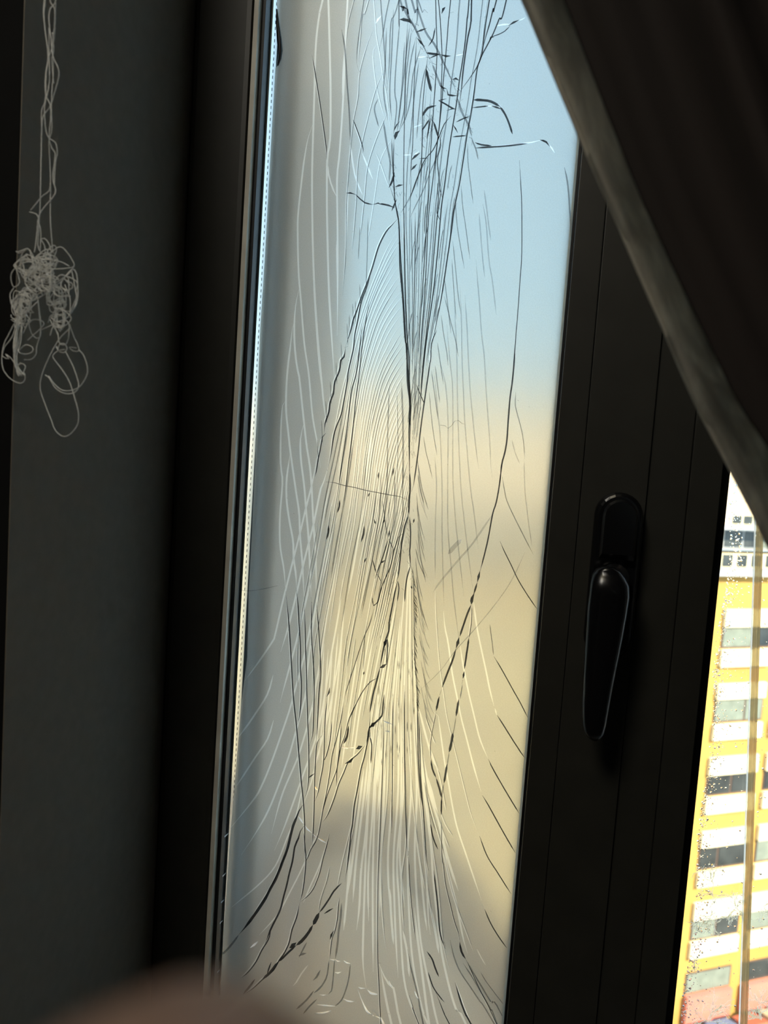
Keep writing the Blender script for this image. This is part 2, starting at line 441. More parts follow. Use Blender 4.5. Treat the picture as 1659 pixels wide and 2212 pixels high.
# ------------------------------------------------------------------ the cracks of the pane
SC = (at(900, 1106).x - at(899, 1106).x)
YK = -0.00012
n_cracks = [0]
extra = {'D': ([], []), 'M': ([], []), 'F': ([], []), 'L': ([], []), 'W': ([], [])}
MATS = {'D': [M_CD], 'M': [M_CM], 'F': [M_CF], 'L': [M_CL], 'f': [M_CFL], 'W': [M_CW], 'P': [M_CL, M_CD], 'p': [M_CL, M_CM], 'q': [M_CL, M_CF]}

def strip(pts, w, taper, jit, side, flip=False):
    """a groove wall of a crack: pts in picture px -> verts, faces on the pane; side 0 whole, -1 left half, 1 right half"""
    q = smooth_line(pts, 7.0)
    inside = [p for p in q if XG + 0.0006 < at(p.x, p.y).x < XE - 0.0012]      # a crack ends where its pane ends
    q = inside if len(inside) > 1 else q
    n = len(q); vs = []; fs = []
    for i, p in enumerate(q):
        d = q[min(i + 1, n - 1)] - q[max(i - 1, 0)]
        if d.length < 1e-6: d = Vector((0, 1))
        d.normalize(); nn = Vector((-d.y, d.x))
        if nn.x > 0: nn = -nn                      # nn points left in the picture
        s = i / (n - 1)
        ww = w * (min(1, s / taper) if taper and s < taper else 1) * (min(1, (1 - s) / taper) if taper and s > 1 - taper else 1)
        ww = max(ww, 0.5) * (1 + jit * random.uniform(-0.5, 0.5))
        p = p + nn * (jit * random.uniform(-0.7, 0.7))
        lo, hi = {0: (0.5, -0.5), -1: (0.5, 0.0), 1: (0.0, -0.5)}[side]
        a, b = p + nn * (ww * lo), p + nn * (ww * hi)
        dep = ww * abs(hi - lo) * SC * 0.4
        A, B = at(a.x, a.y, YK), at(b.x, b.y, YK)
        A.y -= dep if side == 1 else 0.0
        B.y -= dep if side != 1 else 0.0
        vs += [A, B]
    for i in range(n - 1):
        fs.append((2 * i, 2 * i + 1, 2 * i + 3, 2 * i + 2))
    return vs, fs

SLITS = []
def crack(style, w, pts, taper=0.12, jit=0.12, individual=True):
    if pts[0][1] > pts[-1][1]: pts = pts[::-1]
    if style in ('P', 'p', 'q'):
        v1, f1 = strip(pts, w, taper, 0, -1); SLITS.append((v1, False)); v2, f2 = strip(pts, w, taper, 0, 1)
        k = len(v1); vs = v1 + v2; fs = f1 + [tuple(i + k for i in f) for f in f2]; mi = [0] * len(f1) + [1] * len(f2)
    else:
        vs, fs = strip(pts, w, taper, jit if style not in 'LfW' else 0, 0); mi = None
        if style in 'LfW': SLITS.append((vs, style == 'W'))
    L = sum((Vector(a) - Vector(b)).length for a, b in zip(pts, pts[1:]))
    if individual and n_cracks[0] < 290 and L > 25:
        n_cracks[0] += 1
        link('crack', mesh('crack', vs, fs, False, mi), MATS[style], pane)
    else:
        for key, v, f in (((style, vs, fs),) if mi is None else (('L', v1, f1), ({'P': 'D', 'p': 'M', 'q': 'F'}[style], v2, f2))):
            V, Fc = extra['L' if key == 'f' else key]; k = len(V); V.extend(v); Fc.extend(tuple(i + k for i in q) for q in f)

T = []   # traced cracks: style, width in px, points
def t(style, w, *p):
    q = [(p[i], p[i + 1]) for i in range(0, len(p), 2)]
    if len(q) > 2:                       # cracks that leave the picture run on across the pane
        if q[0][1] <= 0:
            (a, b), (c, d) = q[0], q[1]; q.insert(0, (a + max(-0.25, min(0.25, (a - c) / max(1, d - b))) * 330, b - random.uniform(260, 420)))
        if q[-1][1] >= 2195:
            (a, b), (c, d) = q[-2], q[-1]; q.append((c + max(-0.5, min(0.5, (c - a) / max(1, d - b))) * 260, d + random.uniform(200, 320)))
    T.append((style, w, q))
# long pale cracks on the left
t('L', 4, 698,-5, 690,30, 685,60, 681,120, 679,190, 677,264, 675,370, 674,470, 675,550, 682,660, 687,750, 691,800, 693,820, 701,877, 704,915) if False else None
t('L', 4, 698,-5, 690,30, 684,75, 681,120, 679,200, 677,264, 674,380, 675,500, 678,600, 682,680, 691,800, 700,870, 704,915)
t('L', 4.2, 709,-5, 712,105, 714,200, 713,300, 707,340, 706,420, 707,500, 711,640, 721,800, 722,822)
t('L', 3.8, 751,-5, 746,84, 743,169, 739,250, 733,334, 728,387, 729,500, 729,640, 728,725)
t('L', 3.6, 677,264, 665,300, 657,345, 653,377, 644,461, 643,510, 645,590, 650,650, 657,740, 667,810, 675,898, 686,961, 692,1010)
t('L', 3.6, 675,500, 678,600, 684,700, 689,760, 698,860, 704,910)
t('L', 4, 647,621, 640,650, 636,690, 636,740, 641,790, 646,813, 655,898, 662,961, 671,1024, 677,1133, 682,1205, 683,1300)
t('L', 4, 635,696, 632,705, 628,740, 621,800, 618,850, 618,890, 622,929, 628,982, 639,1060, 646,1108, 648,1157, 653,1217, 657,1300)
t('L', 3.6, 616,866, 611,871, 607,919, 606,1000, 610,1040, 605,1108, 604,1154, 606,1188, 613,1229, 617,1277)
t('L', 4, 656,916, 649,948, 650,993, 657,1050, 661,1101, 666,1157, 669,1217, 672,1290)
t('L', 4, 626,984, 619,1036, 619,1080, 625,1125, 633,1169, 634,1205, 639,1241, 640,1270)
t('P', 3.6, 674,120, 680,158, 690,220, 698,275, 704,320, 706,345)
t('L', 3.4, 706,345, 710,378, 717,403, 727,425)
t('M', 3.4, 738,63, 745,105, 750,180, 755,250, 757,313); t('L', 3.2, 757,313, 764,366, 771,393, 783,421)
t('p', 3, 766,-5, 751,60, 747,110)
t('L', 3.2, 745,105, 741,160, 740,215)
t('p', 3.2, 798,-5, 783,32, 779,74, 775,127, 777,156); t('M', 2.5, 787,-5, 773,95, 771,137, 777,156)
t('p', 3.2, 811,51, 792,101, 777,158, 773,211, 763,264, 757,320, 751,398, 748,440, 746,550, 740,640)
t('W', 4, 811,51, 816,42, 823,34)
t('q', 3, 807,-5, 813,74, 820,112, 828,169, 836,211, 845,300)
t('M', 2.6, 822,-5, 828,74, 834,165, 836,196)
t('M', 2.8, 842,-5, 828,70, 819,110)
t('p', 3.2, 831,150, 813,190, 798,243, 782,309, 773,356, 769,440, 760,550)
t('W', 3, 831,150, 826,160)
t('p', 3.2, 840,236, 813,300, 794,362, 787,429, 777,524)
t('q', 3, 813,97, 806,118, 813,184, 830,253); t('M', 3, 817,213, 809,236, 818,274)
t('q', 3, 849,298, 832,324, 820,356, 809,429, 794,524)
t('P', 4, 762,258, 779,305, 785,330); t('L', 3, 782,330, 790,350, 805,387)
t('q', 3, 811,328, 822,353, 836,393, 841,406); t('M', 4, 828,260, 836,313, 843,352, 840,398)
t('L', 2.8, 752,400, 749,480, 745,560); t('M', 2, 778,490, 774,560); t('M', 2, 795,470, 793,560, 790,640)
t('L', 2.6, 727,520, 728,600)
t('M', 1.6, 768,650, 768,700); t('M', 1.6, 755,680, 754,720)
t('D', 3.4, 748,417, 757,417, 768,420); t('D', 2.6, 768,420, 778,430, 788,438, 805,442); t('D', 3.4, 805,442, 817,439, 826,441, 840,444, 853,449)
# dark bundle, top middle
for a in ([862,0,845,48,841,137,836,196], [864,42,855,148,853,200,857,232,849,300], [885,53,872,169,860,274], [889,63,877,169,874,232,862,285],
          [910,99,893,158,887,213,877,253,862,283], [850,20,846,120,842,200,846,260], [905,130,896,200,890,260,884,330], [921,140,912,180,905,240,900,300],
          [874,90,869,180,862,250,857,290], [897,85,886,140,880,200,876,260], [835,60,832,140,829,200,838,260]):
    t('M', 2.8, *a)
t('D', 1.8, 881,38, 876,148, 873,300, 872,430, 874,550); t('D', 1.8, 900,80, 894,200, 892,300, 889,345, 885,398)
t('D', 2, 851,302, 850,360, 853,430, 862,486); t('D', 2, 846,300, 848,350, 851,400, 854,440)
t('D', 2, 862,-5, 862,60); t('D', 1.8, 924,120, 914,220, 912,300, 911,345, 910,400)
t('D', 2, 941,0, 942,40, 944,118, 938,215, 932,300, 926,400, 921,470)
t('D', 2, 947,0, 952,60, 955,128, 953,200, 950,260, 942,340, 938,430)
for a in ([863,-5,871,15,882,38,896,59,913,97,922,114,934,139], [888,-5,901,17,920,70,939,97,955,129,972,165,981,186,988,211],
          [900,-5,902,20,900,50,888,75], [903,0,916,20,924,28], [988,211,998,243,1008,262,1013,272,1019,295], [876,0,880,20,884,40,895,60,905,85],
          [934,139,950,180,962,200]):
    t('M', 4.2, *a)
for a in ([1095,-5,1078,42,1063,78,1042,118,1031,144,1012,173,998,192,988,211], [1074,-5,1066,18,1058,50,1048,85,1040,118], [1058,-5,1048,59,1041,116,1031,148,1023,211,1017,249,1009,291,1000,350,992,400,980,457,975,500,966,560,954,640,938,722,930,763]):
    t('D', 3.0, *a)
t('D', 3, 932,762, 916,873, 908,933, 903,979, 893,1050, 889,1062)
t('D', 3.4, 1019,-5, 1017,50, 1010,85, 1001,150, 996,200, 990,240)
# pale shards lifted at the upper right
t('D', 4.5, 1023,216, 1045,217, 1061,220, 1080,230); t('D', 4, 1080,230, 1092,249, 1100,268, 1107,290)
t('W', 2.2, 1055,217, 1070,222, 1084,232); t('D', 3.6, 1020,233, 1040,231, 1055,229); t('W', 2.2, 1048,229, 1066,229); t('D', 3.4, 1062,229, 1072,232, 1084,236)
t('D', 4.5, 1026,320, 1060,318, 1100,315, 1140,310); t('W', 2.4, 1060,316, 1110,312, 1150,307, 1170,302); t('D', 3.6, 1166,302, 1180,307, 1188,317); t('W', 3.4, 1184,310, 1192,320, 1198,330)
t('M', 3, 1018,295, 1022,308, 1028,322, 1033,345); t('D', 3, 1026,308, 1040,313, 1062,315)
t('W', 3, 1072,56, 1086,53, 1101,52); t('D', 6, 1098,56, 1110,49, 1122,43); t('W', 2.5, 1120,45, 1134,38); t('D', 2.6, 1061,80, 1076,75, 1090,68, 1102,56)
t('D', 5.5, 1056,90, 1061,81, 1068,80)
t('M', 3.4, 1219,361, 1226,395, 1230,443, 1233,500, 1231,560)
for a, w in (([853,302,857,288,864,282], 8), ([841,398,852,405], 7), ([853,404,862,401,871,399], 6), ([920,114,935,117,951,118], 4), ([951,118,964,122,975,121], 4), ([926,127,937,122,949,118], 4), ([920,148,926,175,932,198], 6),
             ([863,42,872,43,882,45,890,51], 5.5), ([898,70,910,66,922,61], 6), ([901,82,909,92,917,101], 5), ([863,13,872,16,881,20], 4.5), ([912,253,917,243,924,234,943,228], 6),
             ([911,283,920,270,928,257], 4), ([889,346,897,338,908,330], 7), ([888,368,894,362,901,354], 6), ([905,343,925,342], 3), ([977,296,1008,293], 3.4), ([985,264,1000,257,1015,251], 3.4),
             ([949,184,957,190,965,192], 3), ([965,192,968,205,987,207], 3.4), ([947,217,955,216,965,213], 3), ([947,217,962,225,977,234,984,236], 3), ([964,239,975,236,984,235], 2.6),
             ([979,270,984,278,989,287], 3), ([954,30,958,20,962,15], 7), ([971,28,980,26], 7), ([1014,12,1019,5], 6), ([976,172,985,170,992,174], 4), ([840,406,848,390,852,372], 5),
             ([851,283,857,270,864,262], 3), ([846,456,853,440,857,430], 4), ([925,100,935,85,940,60], 3), ([936,262,942,280,948,300], 4), ([930,255,926,280,922,300], 3)):
    t('D', w, *a)
for a in ([901,124,920,122], [985,120,1001,116], [893,275,912,268], [871,335,887,334], [890,340,905,326]): t('W', 2.8, *a)
random.seed(11)
for i in range(150):                    # crushed glass along the top chains
    ch = random.choice([[(871,12),(881,36),(896,59),(913,95),(922,116),(932,140)], [(920,115),(928,150),(935,190),(940,215),(925,240),(914,262)], [(900,330),(915,300),(930,270),(940,235)],
                        [(988,211),(998,240),(1012,265),(1020,300)], [(955,130),(975,170),(988,205)], [(846,330),(850,380),(855,430),(862,460)]])
    k = random.randrange(len(ch) - 1); f = random.random()
    x = ch[k][0] + (ch[k+1][0] - ch[k][0]) * f + random.gauss(0, 5); y = ch[k][1] + (ch[k+1][1] - ch[k][1]) * f + random.gauss(0, 5)
    g = random.uniform(0, math.pi); l = random.uniform(5, 13)
    t(random.choice('DDM'), random.uniform(1.4, 3.2), x, y, x + l * math.cos(g) * 0.7 + 1, y + l * math.sin(g) + 1)
# right bundle: spine to its right border
S = [(398,841),(440,854),(486,862),(572,864),(645,870),(729,875),(753,879),(822,880),(871,884),(928,884),(1055,886),(1116,885),(1181,886),(1222,889),(1250,892),(1334,895),(1419,895),(1482,900),(1550,902),(1640,904),(1750,915),(1850,930)]
R = [(-5,1058),(59,1048),(116,1041),(148,1031),(211,1023),(249,1017),(291,1009),(400,992),(457,980),(500,975),(560,966),(640,954),(722,938),(763,930),(873,916),(933,908),(979,903),(1060,888)]
BL = [(-5,872),(400,862),(486,862)] + S[4:]
t('D', 3.2, 841,398, 848,420, 854,440, 862,486, 864,572, 870,645, 875,729, 879,753, 880,822, 885,871, 884,928, 885,1050)
t('D', 2.6, 862,486, 866,560, 872,650, 877,740, 881,800, 887,880)
t('D', 4, 885,1020, 886,1055, 884,1080, 883,1113)
random.seed(5)
NB = 19
for k in range(NB):
    g = (k + 0.6) / NB
    y0 = random.choice([-5, -5, -5, 180, 280, 330, 380, 430]) if g > 0.3 else random.choice([300, 360, 420, 460])
    y1 = random.uniform(780, 1040)
    pts = []; y = y0; wob = random.uniform(0, 6)
    while y <= y1:
        gl, gr = interp(BL, y), interp(R, y)
        pts.append((gl + (gr - gl) * (g + 0.012 * math.sin(y / 70 + wob)), y)); y += 45
    t(random.choice(['D', 'M', 'M', 'M', 'p']), random.uniform(1.7, 3.1), *[c for p in pts for c in p])
for k in range(26):                      # short feathering and nicks inside the bundle
    y = random.uniform(330, 900); g = random.random(); gl, gr = interp(BL, y), interp(R, y); x = gl + (gr - gl) * g
    l = random.uniform(25, 80)
    t('M', random.uniform(1.6, 2.6), x + 7, y - 10, x + 2, y + 8, x - 1 - l * 0.06, y + l)
for k in range(60):
    y = random.uniform(330, 980); g = random.random(); gl, gr = interp(BL, y), interp(R, y); x = gl + (gr - gl) * g
    t('D', random.uniform(2.5, 5), x, y, x + random.uniform(-2, 3), y + random.uniform(5, 12))
t('D', 2.4, 975,250, 960,268, 947,300, 935,325, 918,345, 905,375, 894,405, 884,435); t('M', 2.4, 953,300, 945,335, 930,370, 915,410, 900,440, 886,470)
t('M', 2.4, 925,340, 908,370, 893,410, 878,440, 866,460); t('D', 2, 958,281, 951,300, 952,315, 945,345, 948,380, 951,412, 957,430)
t('D', 2, 945,395, 947,430, 944,460, 952,477); t('D', 2, 921,440, 918,470, 917,505)
t('D', 2, 900,832, 908,852, 917,873); t('P', 4, 943,712, 933,735, 930,750, 930,770, 928,790)
# left border of the feather
BX = [(455,857),(490,840),(500,832),(532,817),(578,803),(637,781),(690,762),(749,746),(774,737),(800,732),(830,721),(868,713),(915,701),(944,696),(993,685),(1045,675),(1096,661),(1147,649),(1202,635),(1297,612),(1600,560)]
t('P', 5.5, 861,470, 845,487, 833,500, 817,532, 803,578, 792,610, 781,637, 768,675, 762,690, 757,712, 746,749)
t('P', 6, 746,749, 742,770, 735,778, 732,800, 722,824, 720,840, 719,850, 712,868, 709,890, 701,915, 700,935)
t('P', 4.6, 704,935, 696,944, 690,975, 686,993, 682,1020, 680,1030); t('D', 5, 752,748, 744,751); t('D', 5, 720,848, 713,856); t('D', 4, 735,800, 731,804)
t('P', 5, 803,578, 795,610, 780,650, 772,690, 765,725, 762,755, 752,800, 748,830, 741,870, 736,895, 728,915, 720,940, 714,985, 709,1010)
t('P', 4.4, 782,700, 775,760, 768,810, 758,845, 752,900, 745,950, 736,1010, 730,1060)
t('P', 4, 800,640, 788,700, 780,760, 776,800, 768,860, 762,920, 756,975, 752,1000, 745,1060, 738,1100)
for i in range(9):
    y = 640 + i * 42; x = interp(BX, y) - 2; t('M', 1.5, x - 1, y - 26, x, y, x + 1, y + 22)
# diagonal cream cracks crossing the pale ones
t('L', 3.8, 683,990, 680,1014, 672,1053, 661,1096, 649,1147, 635,1202, 618,1270, 611,1298, 595,1368, 592,1380, 560,1428, 526,1474)
t('L', 4, 708,1010, 700,1038, 693,1055, 677,1133, 666,1176, 654,1224, 642,1275, 624,1349, 606,1409)
t('L', 3.8, 714,1040, 702,1096, 693,1145, 681,1210, 669,1263, 646,1361, 630,1424, 611,1494, 605,1518)
t('L', 3.8, 728,1050, 719,1080, 712,1113, 702,1188, 693,1241, 671,1350, 660,1404, 648,1452, 634,1501, 625,1535, 588,1642, 564,1700, 545,1731, 482,1808)
t('L', 3.8, 735,1100, 712,1170, 703,1220, 691,1267, 682,1310, 670,1395, 661,1476, 660,1500, 639,1580, 620,1645, 584,1741, 555,1795, 521,1847)
t('L', 3.6, 731,1180, 720,1260, 706,1330, 693,1420, 682,1480, 675,1524, 646,1628, 610,1715, 586,1801)
t('L', 3.6, 740,1250, 732,1320, 718,1400, 705,1480, 693,1550, 680,1601, 649,1690, 615,1784, 593,1837)
t('L', 3.2, 745,1300, 735,1400, 722,1480, 705,1560, 684,1640, 672,1690, 655,1740)
t('L', 3.6, 590,1458, 577,1501, 546,1550, 538,1562, 514,1594); t('L', 3.4, 591,1555, 578,1596, 552,1635, 511,1698)
t('f', 3, 655,1690, 640,1760, 620,1810, 595,1870, 560,1910, 500,1960); t('f', 3, 690,1790, 655,1870, 630,1920, 600,1975, 560,2020)
t('f', 3, 705,1825, 690,1870, 670,1915, 655,1950)
# zig-zag dark/light cracks, lower left
t('P', 4.6, 617,1277, 619,1300, 623,1345, 628,1424, 631,1480, 634,1520, 639,1565, 643,1610, 646,1645, 650,1690, 654,1729, 657,1777, 658,1850, 660,1856)
t('P', 4.4, 640,1270, 643,1310, 645,1346, 648,1400, 648,1443, 650,1480, 648,1530, 644,1560, 640,1568)
t('P', 4, 657,1300, 659,1395, 661,1450, 662,1500, 664,1560, 666,1616, 666,1680, 662,1710, 654,1730)
t('P', 4, 672,1290, 672,1370, 675,1419, 678,1480, 676,1560, 674,1590, 666,1616); t('P', 4, 697,1586, 684,1606, 681,1640, 679,1680, 678,1729, 677,1765, 674,1828)
t('P', 4, 683,1300, 688,1370, 692,1450, 688,1500, 685,1560, 683,1606); t('D', 3, 679,1671, 672,1676, 666,1681)
t('P', 4, 707,1505, 702,1545, 700,1590, 698,1645, 691,1686, 685,1717, 678,1734); t('P', 4, 716,1558, 712,1600, 704,1632, 698,1645)
t('P', 3.6, 743,1510, 736,1553, 725,1600, 717,1630, 711,1674, 703,1720, 697,1748, 693,1772, 685,1809, 673,1830)
t('P', 3.6, 779,1500, 755,1548, 744,1590, 736,1612, 727,1660, 720,1680, 704,1724, 694,1765)
t('D', 5, 753,1568, 750,1590, 742,1607); t('P', 3.6, 737,1560, 733,1612, 727,1665, 726,1700)
t('D', 3.6, 830,1500, 827,1530, 825,1546, 812,1560, 798,1572, 795,1590, 791,1606); t('P', 4.4, 791,1606, 770,1630, 752,1645, 742,1668, 731,1693, 722,1722, 711,1751, 703,1768, 697,1775)
t('D', 9, 799,1571, 806,1565, 812,1560); t('D', 8, 769,1618, 776,1614, 783,1612); t('D', 6, 745,1650, 757,1644, 766,1634); t('D', 7, 792,1591, 799,1591)
t('P', 5, 799,1539, 797,1570, 796,1585, 786,1635, 779,1660, 770,1710, 764,1741, 760,1784, 757,1800, 752,1850, 745,1905)
t('D', 3, 798,1589, 803,1608, 801,1649)
t('D', 6, 654,1739, 646,1752, 641,1765, 633,1785, 627,1809, 620,1836, 611,1860, 603,1882, 594,1902, 584,1920, 575,1938, 565,1954, 552,1973, 541,1988, 528,2005, 516,2019)
t('M', 4, 516,2019, 505,2034, 490,2052, 466,2075); t('P', 4, 630,1800, 622,1830, 606,1868, 590,1905, 570,1940, 545,1978)
t('D', 4, 657,1784, 649,1796, 645,1810, 637,1829, 632,1860, 625,1887, 620,1910, 612,1940, 606,1964, 596,1985, 586,2005, 572,2040)
t('P', 5, 586,2005, 578,2030, 565,2051, 552,2077, 536,2098, 520,2113)
t('P', 4, 656,1800, 658,1830, 660,1856, 657,1896, 653,1925, 648,1947)
t('P', 5, 647,1949, 640,1980, 630,2007, 626,2025, 622,2040, 611,2062, 603,2072, 590,2095, 575,2108, 565,2116, 545,2135, 524,2150)
t('P', 3.6, 688,1800, 680,1820, 671,1834, 665,1850, 660,1862); t('P', 3.6, 712,1800, 704,1830, 697,1855, 690,1885, 683,1904, 676,1920, 666,1933, 655,1943, 647,1949)
t('D', 3.6, 738,1908, 730,1915, 721,1925, 712,1940, 700,1958, 690,1971); t('D', 8, 690,1971, 683,1985, 676,1998); t('D', 6, 676,1998, 668,2012, 661,2022, 652,2032, 640,2042)
t('D', 4, 640,2042, 625,2055, 612,2068, 601,2077); t('D', 9, 625,2048, 633,2042, 640,2036); t('D', 5, 601,2077, 590,2092, 580,2104, 567,2114)
t('p', 4, 712,1872, 706,1901, 697,1928, 692,1945, 689,1962, 689,1974); t('W', 2.6, 722,1960, 728,1957); t('D', 3, 700,1974, 712,1966, 720,1962)
t('P', 3.6, 733,1937, 730,1960, 728,1985, 723,2010, 716,2030, 711,2075); t('M', 4.5, 738,1950, 736,1983, 732,2010, 729,2041, 724,2072)
t('D', 5, 721,2010, 716,2020, 713,2030); t('M', 3.4, 711,2075, 707,2105, 700,2122, 690,2135, 678,2145); t('M', 3, 723,2072, 720,2110, 716,2140, 709,2148)
t('M', 3, 757,2082, 754,2110, 748,2135, 738,2160, 724,2174); t('D', 6, 724,2172, 732,2166); t('M', 3.4, 678,2140, 662,2160, 640,2180); t('M', 3, 685,2158, 670,2172, 655,2190)
t('M', 4, 692,2095, 684,2110, 676,2118); t('D', 4, 551,2115, 540,2130, 525,2148); t('D', 3.4, 586,2078, 580,2095, 576,2108)
t('M', 4, 645,2065, 655,2060, 662,2059); t('M', 3, 663,2035, 655,2050, 646,2068); t('f', 3, 633,2130, 640,2122, 650,2105, 665,2085)
for a, w in (([712,2072,721,2074,726,2073], 2.8), ([724,2073,730,2077,738,2076], 2.8), ([742,2075,749,2080,757,2082], 3.4), ([721,2100,730,2102,738,2099], 2.8), ([689,2148,698,2150,709,2148], 3), ([684,2170,704,2172,724,2174], 3),
             ([679,2188,697,2188,716,2183], 3), ([740,2157,750,2162,765,2164], 3.6), ([773,2132,780,2135,791,2135], 3.2), ([793,2138,801,2145,817,2148], 5), ([773,2138,780,2157,792,2183,804,2193,822,2199], 4.4),
             ([644,1763,650,1770,657,1782], 4.5), ([657,1782,665,1792,673,1799], 3), ([673,1799,680,1805,686,1810], 2.6), ([686,1810,695,1815,705,1821], 5), ([679,1698,682,1703,686,1708], 3.4), ([736,1613,750,1616,769,1614], 2.8),
             ([826,1556,837,1561,848,1565], 2.8), ([832,1579,838,1580,843,1581], 3), ([540,2048,550,2040,558,2033], 5), ([604,2135,606,2137], 7)):
    t('W', w, *a)
for y in (1812, 1898, 1955, 2000, 2107):
    x = 481 - (y - 1812) * 0.062; t('W', 2.6, x - 2, y, x + 6, y - 6, x + 13, y - 13)
# feather: arcs leaving the spine and sweeping down to the left
random.seed(23)
ys = 490
while ys < 1090:
    gi = 0.13 + 0.82 * ((ys - 490) / 600.0) ** 0.85
    y1 = ys + random.uniform(260, 560) * (0.85 if ys > 800 else 1)
    pts = []; y = ys
    step = 9
    while y < min(y1, 1420):
        g = gi + (1 - gi) * math.exp(-(y - ys) / (46 + 0.10 * (ys - 490)))
        a, b = interp(BX, y), interp(S if y < 1116 else [(1116, 885), (1212, 868), (1313, 848), (1400, 829), (1540, 800)], y)
        pts.append((a + (b - a) * g, y)); y += step; step = min(45, step * 1.35)
    t(random.choice(['p', 'q', 'q', 'p', 'q']), random.uniform(3.0, 4.0), *[c for p in pts for c in p])
    if random.random() < 0.3: t('D', 3, pts[0][0] + 1, pts[0][1] - 3, pts[0][0] - 3, pts[0][1] + 4)
    ys += random.uniform(13, 21)
# dense middle: near-vertical cracks from 700 to 1500
LX = [(700,772),(800,752),(1000,712),(1100,690),(1200,672),(1300,655),(1400,640),(1550,640)]
RX = [(700,872),(1050,884),(1116,884),(1212,866),(1313,847),(1400,829),(1540,800),(1600,792)]
for k in range(30):
    g = (k + random.random()) / 30; y0 = random.uniform(820, 1120); y1 = y0 + random.uniform(220, 480)
    y1 = min(y1, 1560)
    pts = []; y = y0; wob = random.uniform(0, 6)
    while y <= y1:
        a, b = interp(LX, y), interp(RX, y)
        pts.append((a + (b - a) * (g + 0.006 * math.sin(y / 45 + wob)), y)); y += 38
    t(random.choice(['p', 'p', 'q', 'L', 'M']), random.uniform(2.6, 3.8), *[c for p in pts for c in p])
for k in range(14):
    g = (k + 0.5) / 14; y0 = random.uniform(1330, 1420); y1 = random.uniform(1540, 1700)
    pts = []; y = y0
    while y <= y1:
        a = interp([(1300, 700), (1500, 690), (1700, 672)], y); b = interp([(1300, 846), (1540, 796), (1700, 772)], y)
        pts.append((a + (b - a) * g, y)); y += 40
    t(random.choice(['L', 'p', 'p']), random.uniform(2.4, 3.6), *[c for p in pts for c in p])
t('D', 1.4, 704,1041, 720,1042, 741,1048, 770,1054, 789,1059, 815,1064, 847,1070, 865,1073, 876,1078, 881,1078)
for x0, y0, x1, y1 in ((710,1135,705,1166), (734,1080,728,1108), (787,1135,780,1171), (799,1064,795,1073), (808,1122,812,1133), (818,1020,817,1035), (851,1010,848,1028), (791,1205,786,1216), (822,1217,832,1210), (832,1122,826,1131), (842,1145,840,1160), (895,1120,893,1130), (712,1485,706,1505), (888,1265,890,1272), (787,1450,785,1458)):
    t('D', 4, x0, y0, (x0 + x1) / 2 + (2 if y1 > y0 + 18 else 0), (y0 + y1) / 2, x1, y1)
t('M', 2.6, 826,1082, 830,1108, 833,1135, 838,1160); t('D', 2, 840,1164, 846,1178, 850,1188); t('D', 2.4, 839,1165, 828,1200, 819,1225, 810,1250)
t('D', 2.6, 804,1207, 807,1217, 813,1238); t('P', 3.4, 813,1238, 820,1252, 826,1264); t('D', 3, 826,1264, 820,1285, 816,1301, 807,1308, 804,1289)
t('D', 2.4, 871,1152, 861,1160, 855,1178, 850,1190, 848,1204, 843,1225, 832,1250, 822,1275)
t('D', 3.6, 883,1113, 875,1135, 870,1160, 866,1190, 864,1212, 860,1245, 856,1258); t('D', 3.6, 859,1255, 853,1280, 847,1313, 841,1345, 840,1363, 834,1380, 829,1400, 824,1425, 821,1443)
t('D', 2.6, 859,1255, 862,1270, 858,1300); t('D', 4, 821,1443, 814,1470, 806,1500, 799,1539); t('D', 8, 829,1400, 832,1388, 838,1380); t('D', 3, 838,1382, 836,1420, 835,1436); t('D', 7, 820,1443, 828,1439, 835,1434)
t('D', 2, 815,1465, 800,1473, 786,1490, 776,1507, 765,1530, 757,1550); t('D', 1.8, 808,1315, 798,1350, 788,1372, 778,1400, 765,1440, 752,1480, 743,1510)
t('M', 1.8, 788,1372, 787,1410, 785,1450)
t('D', 3, 885,1116, 887,1150, 886,1181, 885,1190, 887,1222); t('D', 3, 887,1222, 880,1245, 876,1270, 874,1300)
# rope-like crushed edge of the main crack
random.seed(31)
y = 1222
while y < 1525:
    x = interp(S, y) + random.uniform(-1, 3)
    t(random.choice('DDM'), random.uniform(1.6, 2.8), x - 1, y, x + random.uniform(2, 6), y + random.uniform(9, 17)); y += random.uniform(3.5, 6)
t('M', 3, 892,1225, 894,1280, 895,1334, 896,1419, 901,1482, 902,1550)
t('D', 3, 902,1520, 903,1600, 904,1640, 908,1700, 914,1750)
for k in range(40):                       # specks along the chains
    y = random.uniform(960, 1250); x = interp(S, y) + random.gauss(-3, 5); t('D', random.uniform(1.6, 3.6), x, y, x + random.uniform(-4, 4), y + random.uniform(3, 9))
for k in range(34):
    y = random.uniform(1100, 1420); x = interp(RX, y) + random.gauss(-4, 7); t('D', random.uniform(1.6, 3.2), x, y, x + random.uniform(-5, 5), y + random.uniform(3, 10))
